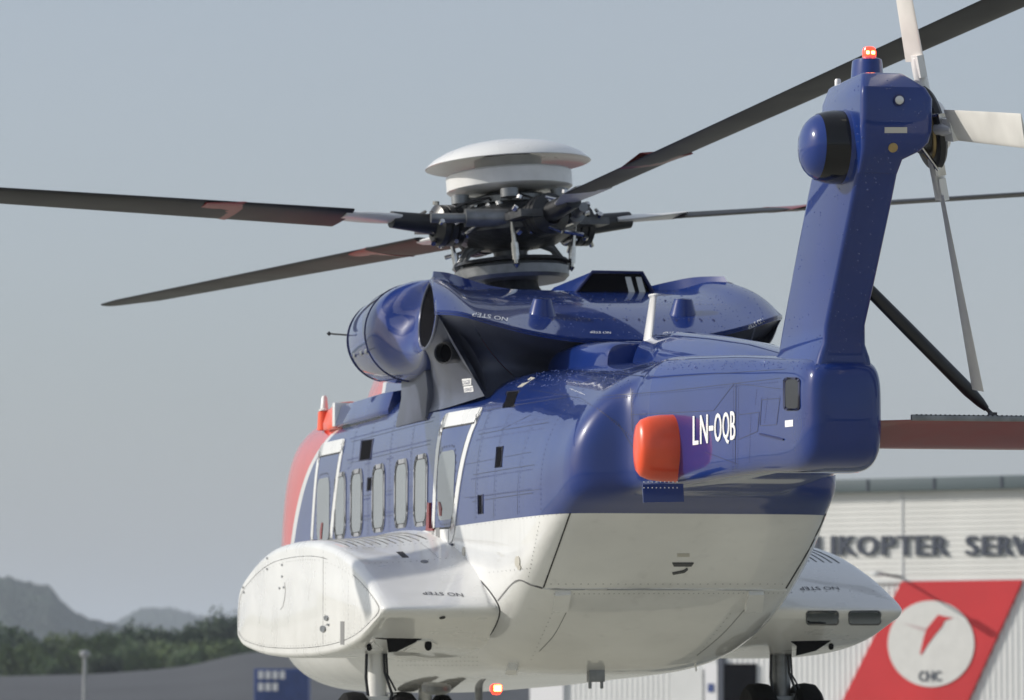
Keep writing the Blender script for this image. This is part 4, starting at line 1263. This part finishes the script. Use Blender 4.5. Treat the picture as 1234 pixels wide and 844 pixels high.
# scissors between swashplate and mast
for s in (-1, 1):
    mb = MB(); mb.tube([SW @ Vector((s * .44, .0, .08)), SW @ Vector((s * .36, .02, .2)), SW @ Vector((s * .2, 0, .27))], [.03, .035, .03], 10)
    mb.tube([SW @ Vector((s * .44, -.12, .05)), SW @ Vector((s * .36, -.06, .17)), SW @ Vector((s * .2, -.02, .24))], [.02, .02, .02], 8)
    mb.lathe([(.001, -.04), (.04, -.03), (.04, .03), (.001, .04)], SW @ Matrix.Translation((s * .45, 0, .07)) @ Matrix.Rotation(R(90), 4, 'X'), 12)
    mb.obj('rotating_scissors', M_grey, HELI)
# vibration absorber ring and the white dome
mb = MB(); mb.lathe([(.30, .18), (.33, .17), (.335, .22), (.30, .235)], HM, 40)
for k in range(6):
    a = k * math.pi / 3 + .3
    mb.tube([HM @ Vector((.3 * math.cos(a), .3 * math.sin(a), .2)), HM @ Vector((.46 * math.cos(a), .46 * math.sin(a), .2))], .03, 8)
    mb.lathe([(.001, -.04), (.075, -.035), (.075, .035), (.001, .04)], HM @ Matrix.Translation((.47 * math.cos(a), .47 * math.sin(a), .21)), 14)
mb.obj('vibration_absorber', M_grey, RH)
mb = MB(); mb.lathe([(.2, .27), (.5, .285), (.52, .30), (.52, .42), (.505, .435), (.3, .445)], HM, 48); mb.obj('dome_collar', M_cuffw, RH)
mb = MB(); mb.lathe([(.28, .42), (.28, .55), (.25, .56)], HM, 40); mb.obj('dome_neck', M_cuffw, RH)
mb = MB(); mb.lathe([(.2, .60), (.45, .575), (.62, .527), (.675, .498), (.685, .502), (.68, .51), (.62, .562), (.52, .615), (.38, .662), (.2, .694), (.08, .703), (.001, .705)], HM, 96); mb.obj('rotor_head_dome', M_white, RH)

# ------------------------------------------------------------------ background
def BG(x, y, Rr):
    """point at horizontal distance Rr ahead of the camera seen at pixel x, y"""
    d = ray(x, y); return CAM + d * (Rr / d.dot(VH))
M_ground = mat('airfield_grass', (0.10, 0.12, 0.06), .95, bump=.2, bscale=1, var=.25, vscale=.05)
M_apron = mat('concrete_apron', (0.36, 0.355, 0.30), .9, bump=.2, bscale=2, var=.12, vscale=.2)
M_bank = mat('grey_bank', (0.055, 0.06, 0.068), .95, bump=.4, bscale=.5, var=.2, vscale=.08)
def struct(o): o['kind'] = 'structure'; return o
# ground sheet with nearer bank
G = 9000
struct(obj('ground', [(-G, -G, 0), (G, -G, 0), (G, G, 0), (-G, G, 0)], [(0, 1, 2, 3)], M_ground, smooth=False))
struct(obj('apron', [(-120, -140, .004), (150, -140, .004), (150, 230, .004), (-120, 230, .004)], [(0, 1, 2, 3)], M_apron, smooth=False))
# raised grey bank on the left, cresting in front of the trees
rows = []
crest = [(-250, 820), (-120, 817), (0, 815), (100, 813), (150, 810), (220, 803), (265, 793), (300, 786), (360, 782), (430, 781), (560, 790), (600, 812), (640, 822)]
cr = crom([(a, b, 0) for a, b in crest], 4)
for t in range(7):
    row = []
    for q in cr:
        top = BG(q.x, q.y, 330)
        base = BG(q.x, HZ, 230); 
        if t <= 4:
            f = t / 4; p = base.lerp(top, f); p.z = max(.01, top.z) * (math.sin(f * math.pi / 2)) - .05
        else:
            p = BG(q.x, HZ, 330 + (t - 4) * 40); p.z = max(.01, top.z) * (1 - (t - 4) * .45) - .05
        p.z += .12 * noise.noise(p * .05)
        row.append(p)
    rows.append(row)
V, Fc = grid(rows)
struct(obj('gravel_bank', V, Fc, M_bank))

# trees
M_leaf = []
for i, c in enumerate([(0.05, 0.085, 0.03), (0.035, 0.062, 0.028), (0.075, 0.115, 0.035), (0.05, 0.075, 0.04)]):
    M_leaf.append(mat('foliage', c, .8, var=.5, vscale=.35))
M_bark = mat('bark', (0.06, 0.05, 0.04), .9)
def crown_mesh(i, rg, nl=2600):
    V = []; Fc = []
    lobes = [(Vector((rg.uniform(-2.4, 2.4), rg.uniform(-2.0, 2.0), rg.uniform(2.2, 6.2))), rg.uniform(1.1, 2.0)) for _ in range(15)]
    for _ in range(nl):
        c, r_ = rg.choice(lobes)
        d = Vector((rg.gauss(0, 1), rg.gauss(0, 1), rg.gauss(0, 1))).normalized()
        p = c + d * r_ * rg.uniform(.55, 1.05)
        if p.z < .4: p.z = .4 + rg.random() * .4
        a = Vector((rg.gauss(0, 1), rg.gauss(0, 1), rg.gauss(0, 1))).normalized(); b = a.orthogonal().normalized()
        s_ = rg.uniform(.12, .34)
        k = len(V); V += [p + a * s_, p + b * s_ * .6, p - a * s_, p - b * s_ * .6]; Fc.append((k, k + 1, k + 2, k + 3))
    m = mesh('crown', V, Fc, M_leaf[i % 4], smooth=False)
    return m
rgt = random.Random(11)
crowns = [crown_mesh(i, rgt) for i in range(5)]
mb = MB(); mb.tube([(0, 0, 0), (.05, 0, 1.5), (-.05, .05, 3.2), (.1, 0, 4.6)], [.28, .2, .14, .06], 10)
for k in range(5):
    a = k * 1.3; mb.tube([(0, 0, 1.6 + k * .45), (math.cos(a) * 1.2, math.sin(a) * 1.2, 2.9 + k * .5)], [.09, .03], 6)
trunk_m = mesh('trunk', mb.V, mb.F, M_bark)
tree_px = [  # x, crown top y, distance, crown kind
    (-60, 742, 480, 1), (-18, 752, 470, 1), (14, 757, 455, 1), (40, 782, 440, 2), (55, 772, 470, 0), (80, 760, 480, 3), (98, 765, 500, 0), (118, 763, 450, 2), (138, 756, 470, 1), (158, 757, 455, 0),
    (178, 750, 460, 1), (198, 749, 470, 0), (214, 755, 455, 1), (232, 756, 500, 3), (250, 742, 520, 1), (268, 738, 530, 0), (284, 735, 520, 1), (246, 772, 440, 2), (270, 768, 450, 2), (95, 778, 430, 2),
    (150, 776, 430, 0), (25, 772, 430, 2), (300, 738, 520, 3), (318, 742, 500, 0), (340, 740, 510, 1), (365, 745, 500, 2), (195, 770, 430, 2), (65, 785, 425, 0), (120, 785, 425, 1), (172, 785, 425, 2), (225, 780, 425, 0)]
lab = {0: 'bushy green tree', 1: 'dark dense tree', 2: 'light green rounded tree', 3: 'grey-green tree'}
order = sorted(range(len(tree_px)), key=lambda i: tree_px[i][0])
rank = {i: k for k, i in enumerate(order)}
ordw = ('first second third fourth fifth sixth seventh eighth ninth tenth eleventh twelfth thirteenth fourteenth fifteenth sixteenth seventeenth eighteenth '
        'nineteenth twentieth twenty-first twenty-second twenty-third twenty-fourth twenty-fifth twenty-sixth twenty-seventh twenty-eighth twenty-ninth thirtieth last').split()
for i, (px, py, Rr, kd) in enumerate(tree_px):
    p = BG(px, HZ, Rr); top = BG(px, py, Rr).z
    sc = top / 7.4
    o = empty('broadleaf_tree', (p.x, p.y, 0), '', 'tree', 'trees behind the grey bank')
    o['label'] = '%s behind the grey bank, %s in the belt from the left' % (lab[kd], ordw[rank[i]])
    wd = sc * rgt.uniform(.8, 1.05)
    M = Matrix.Translation((p.x, p.y, 0)) @ Matrix.Rotation(rgt.uniform(0, 6.28), 4, 'Z') @ Matrix.Diagonal((wd, wd, sc, 1))
    c_ = inst('crown', crowns[(kd + (i % 2) * 4) % 5 if kd != 2 else 2], M, o)
    t_ = inst('trunk', trunk_m, M, o)
# far wooded hills
def hill(name, pts, Rr, depth, mat_):
    cr_ = crom([(a, b, 0) for a, b in pts], 10)
    rows = []
    for t in (-1, -.85, -.7, -.55, -.42, -.3, -.2, -.1, 0, .1, .25, .5, 1):
        row = []
        for q in cr_:
            dist = Rr + t * depth
            top = BG(q.x, q.y, Rr).z
            p = BG(q.x, HZ, dist)
            p.z = max(0, top) * .93 * (1 - abs(t) ** 1.5) - .5
            p.z += (abs(noise.noise(Vector((q.x * .12, t * 3, Rr)))) * .07 + noise.noise(Vector((q.x * .5, t * 5, 3))) * .03 + noise.noise(Vector((q.x * 1.7, t * 9, 7))) * .02) * top * (1 - abs(t)) if abs(t) < 1 else 0
            row.append(p)
        rows.append(row)
    V, Fc = grid(rows)
    return struct(obj(name, V, Fc, mat_, angle=80))
M_hill = mat('hill_forest', (0.03, 0.042, 0.035), .95, var=.5, vscale=.02)
hill('wooded_hill', [(-400, 700), (-200, 680), (-60, 684), (0, 693), (15, 696), (40, 703), (58, 707), (68, 722), (80, 733), (100, 745), (125, 752), (160, 760), (220, 770), (300, 790), (380, 815)], 2500, 350, M_hill)
hill('far_hill', [(60, 815), (110, 765), (140, 750), (160, 738), (175, 733), (195, 733), (215, 735), (235, 742), (260, 746), (330, 760), (420, 790), (520, 815)], 4300, 500, M_hill)

# tree canopy on the hills: joined clumps
def canopy(pts, Rr, depth, n, size, seed):
    rg_ = random.Random(seed); V = []; Fc = []
    cr_ = crom([(a, b, 0) for a, b in pts], 10)
    for _ in range(n):
        k = rg_.uniform(0, len(cr_) - 2); q = cr_[int(k)].lerp(cr_[int(k) + 1], k % 1)
        t = rg_.uniform(-1, .15); p = BG(q.x, HZ, Rr + t * depth)
        z = max(0, BG(q.x, q.y, Rr).z) * .93 * (1 - abs(t) ** 1.5)
        if z < 1: continue
        s_ = rg_.uniform(.6, 1.3) * size; k = len(V)
        c = Vector((p.x, p.y, z + s_ * .1))
        ring_ = [c + Vector((math.cos(a) * s_ * rg_.uniform(.7, 1.2), math.sin(a) * s_, rg_.uniform(-.3, .2) * s_)) for a in [i * math.pi / 3 for i in range(6)]]
        V += ring_ + [c + Vector((rg_.uniform(-.3, .3) * s_, 0, s_ * rg_.uniform(.7, 1.2))), c + Vector((0, 0, -s_))]
        Fc += [(k + i, k + (i + 1) % 6, k + 6) for i in range(6)] + [(k + (i + 1) % 6, k + i, k + 7) for i in range(6)]
    obj('hill_tree_canopy', V, Fc, M_hillt, smooth=False, fix=False, kind='stuff')
M_hillt = mat('hill_canopy', (0.03, 0.045, 0.03), .95, var=.5, vscale=.03)
canopy([(-60, 688), (0, 695), (15, 698), (40, 705), (58, 709), (68, 724), (80, 735), (100, 747), (125, 754), (160, 762), (220, 772)], 2500, 350, 6000, 3.2, 5)
canopy([(110, 767), (140, 752), (160, 740), (175, 735), (195, 735), (215, 737), (235, 744), (260, 748), (330, 762)], 4300, 500, 3000, 5, 6)

# lamp post in front of the bank
lp = BG(102, 845, 220); ltop = BG(102, 785, 220).z
LPO = empty('lamp_post', (lp.x, lp.y, 0), 'pale grey post with a small round head in front of the grey bank', 'lamp post')
M_post = mat('pale_post', (0.26, 0.27, 0.28), .5, var=.15)
mb = MB(); mb.tube([(lp.x, lp.y, 0), (lp.x, lp.y, ltop - .25)], [.10, .08], 12); mb.obj('post', M_post, LPO)
mb = MB(); mb.lathe([(.1, -.3), (.2, -.22), (.24, -.08), (.16, .02), (.001, .05)], Matrix.Translation((lp.x, lp.y, ltop)), 16); mb.obj('lamp_head', M_post, LPO)

# blue container with white lettering, below the sponson
M_cont = mat('container_blue', (0.03, 0.06, 0.2), .5, var=.15)
c0 = BG(306, 806, 190); c1 = BG(372, 806, 190)
e1 = (c1 - c0); e1.z = 0; wdt = e1.length; e1.normalize(); e2 = Vector((-e1.y, e1.x, 0))
CM = Matrix(((e1.x, e2.x, 0, c0.x), (e1.y, e2.y, 0, c0.y), (0, 0, 1, 0), (0, 0, 0, 1)))
CT = empty('blue_container', (c0.x, c0.y, 0), 'blue box container with blurred white lettering below the left sponson', 'container')
mb = MB(); mb.box((0, 0, 0), (wdt, 2.2, c0.z), CM); mb.obj('container_body', M_cont, CT, bevel=.03)
mb = MB()
for k in range(10): mb.box((.15 + k * wdt / 10.5, -.03, .1), (.15 + k * wdt / 10.5 + .05, -.001, c0.z - .1), CM)
mb.obj('container_ribs', M_cont, CT, smooth=False, kind='stuff')
fnc = lambda u, v: (CM @ Vector((u, -.035, v)), CM.to_3x3() @ Vector((0, -1, 0)))
M_wsign = mat('sign_white', (0.7, 0.7, 0.72), .6)
for k, (z0, z1) in enumerate(((1.65, 1.95), (1.2, 1.5))):
    for j in range(4 - k):
        mb = MB(); mb.box((.16 + j * .27, -.05, z0), (.36 + j * .27, -.034, z1), CM); mb.obj('white_mark', M_wsign, CT, smooth=False)

# hangar
RH_ = 160.0
HP = BG(1110, HZ, RH_)
psi = R(33)
nrm = (-VH * math.cos(psi) - VR * math.sin(psi)).normalized()        # facade normal, turned to the left
e1 = Vector((-nrm.y, nrm.x, 0))                                        # to the right when facing the facade
if e1.dot(VR) < 0: e1 = -e1
HMx = Matrix(((e1.x, -nrm.x, 0, HP.x), (e1.y, -nrm.y, 0, HP.y), (0, 0, 1, 0), (0, 0, 0, 1)))   # u, depth inward, z
def FU(x, y):
    """facade coordinates (u, z) at photograph pixel"""
    d = ray(x, y); t = (HP - CAM).dot(nrm) / d.dot(nrm); p = CAM + d * t
    return (p - HP).dot(e1), p.z
M_clad = mat('white_cladding', (0.64, 0.64, 0.615), .55, var=.07, vscale=.4)
M_clad2 = mat('white_lower_cladding', (0.60, 0.61, 0.61), .55, var=.08, vscale=.4)
M_fascia = mat('slate_fascia', (0.10, 0.13, 0.14), .5, var=.15, vscale=.3)
M_sred = mat('sign_red', (0.52, 0.012, 0.018), .5, var=.08, vscale=.5)
M_sgrey = mat('sign_letter_blue_grey', (0.045, 0.055, 0.08), .5)
M_disc = mat('sign_disc_white', (0.62, 0.62, 0.60), .5, var=.05)
M_door = mat('dark_doorway', (0.004, 0.004, 0.005), .9, spec=.0)
uL = FU(640, 700)[0]; uR = FU(1420, 700)[0]
zt_f = FU(1110, 576)[1]; zb_f = FU(1110, 592)[1]; z_mid = FU(1110, 699)[1]
HG = empty('hangar', (HP.x, HP.y, 0), 'white clad hangar with slate roof edge behind the helicopter tail', 'hangar')
dep = 30
mb = MB(); mb.box((uL, .25, 0), (uR, dep, zt_f - .1), HMx); mb.obj('wall', M_clad, HG, smooth=False)
mb = MB(); mb.box((uL - .4, -.3, zb_f), (uR + .4, dep + .4, zt_f), HMx); mb.obj('roof_fascia', M_fascia, HG, bevel=.04)
for k in range(-3, 8):
    u = FU(1050, 580)[0] + k * (FU(1130, 580)[0] - FU(1050, 580)[0])
    mb = MB(); mb.box((u, -.33, zb_f + .02), (u + .06, -.302, zt_f - .02), HMx); mb.obj('fascia_joint', M_sgrey, HG, smooth=False)
# upper cladding boards, horizontal
nb = 16
for k in range(nb):
    z0 = z_mid + (zb_f - z_mid) * k / nb; z1 = z_mid + (zb_f - z_mid) * (k + 1) / nb
    mb = MB()
    mb.add([(uL, .0, z0 + .006), (uR, .0, z0 + .006), (uR, .018, z1), (uL, .018, z1), (uL, .24, z0 + .012), (uR, .24, z0 + .012), (uR, .24, z1), (uL, .24, z1)],
           [(0, 1, 2, 3), (4, 0, 3, 7), (1, 5, 6, 2), (0, 4, 5, 1), (3, 2, 6, 7)], HMx)
    mb.obj('cladding_board', M_clad, HG, smooth=False)
mb = MB(); mb.box((FU(1086, 640)[0], -.02, z_mid), (FU(1086, 640)[0] + .06, .0, zb_f), HMx); mb.obj('cladding_joint', M_clad2, HG, smooth=False)
mb = MB(); mb.box((uL, -.05, z_mid - .10), (uR, .24, z_mid), HMx); mb.obj('ledge', M_clad2, HG, bevel=.01)
# lower vertical ribs
V = []; Fc = []
u = uL; stp = .16; row = []
while u < uR:
    row += [(u, .05), (u + .05, .03), (u + .11, .03), (u + .16, .05)]; u += .2
for (a, d) in row: V.append(HMx @ Vector((a, d, 0)))
for (a, d) in row: V.append(HMx @ Vector((a, d, z_mid - .1)))
n = len(row)
Fc = [(i, i + 1, i + 1 + n, i + n) for i in range(n - 1)]
obj('ribbed_cladding', V, Fc, M_clad2, HG, smooth=False, kind='stuff')
# floodlight arm above the sign; its shadow falls across the sign
fu, fz = FU(1086, 696)
FL = empty('floodlight', HMx @ Vector((fu, -.05, fz)), 'small floodlight on a thin arm above the red sign', 'floodlight')
mb = MB(); mb.tube([HMx @ Vector((fu, 0, fz)), HMx @ Vector((fu, -1.5, fz + .1))], .045, 8); mb.obj('arm', M_sgrey, FL)
mb = MB(); mb.box((fu - .13, -1.85, fz - .0), (fu + .13, -1.45, fz + .16), HMx); mb.obj('lamp_head', M_clad2, FL, bevel=.02)
# doorway and side pieces at the left foot
for (x0, x1, yt, mt, nm, dd) in ((874, 911, 800, M_door, 'doorway', -.01), (866, 873, 792, M_sgrey, 'door_frame', -.02), (640, 680, 818, M_wsign, 'white_panel', -.02), (810, 848, 806, M_clad2, 'wall_panel', -.03), (851, 866, 800, M_wsign, 'notice_board', -.03)):
    u0, z1 = FU(x0, yt); u1 = FU(x1, yt)[0]
    mb = MB(); mb.box((u0, dd - .06, 0), (u1, .1, z1), HMx); mb.obj(nm, mt, HG, smooth=False)
u0, z1 = FU(855, 824); u1, z0 = FU(862, 834)
mb = MB(); mb.box((u0, -.12, z0), (u1, -.10, z1), HMx); mb.obj('blue_notice', M_cont, HG, smooth=False)

# painted sign board: red parallelogram with a white disc, bird and CHC
SG = empty('hangar_logo_sign', HMx @ Vector((*FU(1110, 844)[:1], -.05, 0)), 'slanted red sign on the hangar with white disc, bird emblem and CHC', 'sign')
pp = [FU(1088, 701), FU(1233.5, 699), FU(1160, 862), FU(1008, 862)]
def plate(poly, d0, d1):
    mb = MB(); n = len(poly)
    V = [(a, d0, b) for a, b in poly] + [(a, d1, b) for a, b in poly]
    mb.add(V, [tuple(range(n)), tuple(reversed(range(n, 2 * n)))] + [(i, (i + 1) % n, n + (i + 1) % n, n + i) for i in range(n)], HMx)
    return mb
plate(pp, -.09, .06).obj('red_panel', M_sred, SG, smooth=False)
disc = [FU(1124 + 52 * math.cos(2 * math.pi * k / 64), 776 + 52 * math.sin(2 * math.pi * k / 64)) for k in range(64)]
plate(disc, -.12, -.088).obj('white_disc', M_disc, SG, smooth=False)
bird = [FU(*p) for p in [(1111, 788), (1115, 770), (1119, 758), (1127, 748), (1133, 741), (1140, 743), (1151, 745), (1141, 748), (1137, 756), (1130, 764), (1121, 776), (1113, 789)]]
plate(bird, -.135, -.118).obj('bird_emblem', M_sred, SG, smooth=False)
wing = [FU(*p) for p in [(1120, 757), (1105, 754), (1090, 751), (1104, 757), (1118, 762)]]
plate(wing, -.135, -.118).obj('bird_wing', mat('faded_emblem', (0.5, .42, .42), .6), SG, smooth=False)
hf = lambda x, y: (lambda q: (HMx @ Vector((q[0], -.14, q[1])), nrm))(FU(x, y))
for ch, x0, x1 in (('C', 1110, 1117), ('H', 1119, 1127), ('C', 1129, 1137)):
    text_on('sign_letter', ch, [(x0, 821), (x1, 821), (x1, 809), (x0, 809)], hf, M_sgrey, SG, .0, bold=.5)
# raised letters over the ledge
LG = empty('hangar_lettering', HMx @ Vector((0, -.05, 0)), 'dark raised letters HELIKOPTER SERVICE across the white hangar front', 'sign')
def letter3(ch, x0, x1, y0=669.5, y1=646):
    uv, Fc = text_mesh(ch)
    V = []; n = len(uv)
    for d in (-.07, -.01):
        for u, v in uv:
            q = FU(x0 + (x1 - x0) * u, y0 + (y1 - y0) * v); V.append(HMx @ Vector((q[0], d, q[1])))
    FF = list(Fc) + [tuple(reversed([i + n for i in f])) for f in Fc]
    ec = {}
    for f in Fc:
        for a, b in zip(f, f[1:] + f[:1]):
            ec[(min(a, b), max(a, b))] = ec.get((min(a, b), max(a, b)), 0) + 1
    FF += [(a, b, b + n, a + n) for (a, b), c in ec.items() if c == 1]
    V2 = V[:]; FF2 = FF[:]
    # a second, slightly shifted copy makes the strokes bold
    k = len(V2); V2 += [v + e1 * .07 + Vector((0, 0, .0)) + nrm * .004 for v in V]; FF2 += [tuple(i + k for i in f) for f in FF]
    obj('letter', V2, FF2, M_sgrey, LG, smooth=False, fix=False)
for ch, x0, x1 in (('H', 945, 962), ('E', 966, 979), ('L', 983, 997), ('I', 1002, 1006), ('K', 1012, 1030), ('O', 1033, 1057), ('P', 1063, 1078), ('T', 1081, 1100), ('E', 1104, 1119), ('R', 1124, 1141),
                   ('S', 1164, 1178), ('E', 1184, 1198), ('R', 1203, 1219), ('V', 1220, 1240), ('I', 1245, 1249), ('C', 1253, 1270), ('E', 1275, 1289)):
    letter3(ch, x0, x1)

# ------------------------------------------------------------------ haze
H0 = CAM + VH * 3000
mb = MB(); hx = 7500
mb.box((-hx, -hx, -1), (hx, hx, 110))
hz = obj('haze', mb.V, mb.F, M_ground, smooth=False)
hz['kind'] = 'stuff'
hm = bpy.data.materials.new('haze_air'); hm.use_nodes = True
t = hm.node_tree
t.nodes.remove(t.nodes['Principled BSDF'])
pv = t.nodes.new('ShaderNodeVolumePrincipled')
pv.inputs['Color'].default_value = (0.80, 0.87, 1.0, 1)
pv.inputs['Density'].default_value = 0.00015
pv.inputs['Anisotropy'].default_value = 0.0
t.links.new(pv.outputs[0], t.nodes['Material Output'].inputs['Volume'])
hz.data.materials.clear(); hz.data.materials.append(hm)
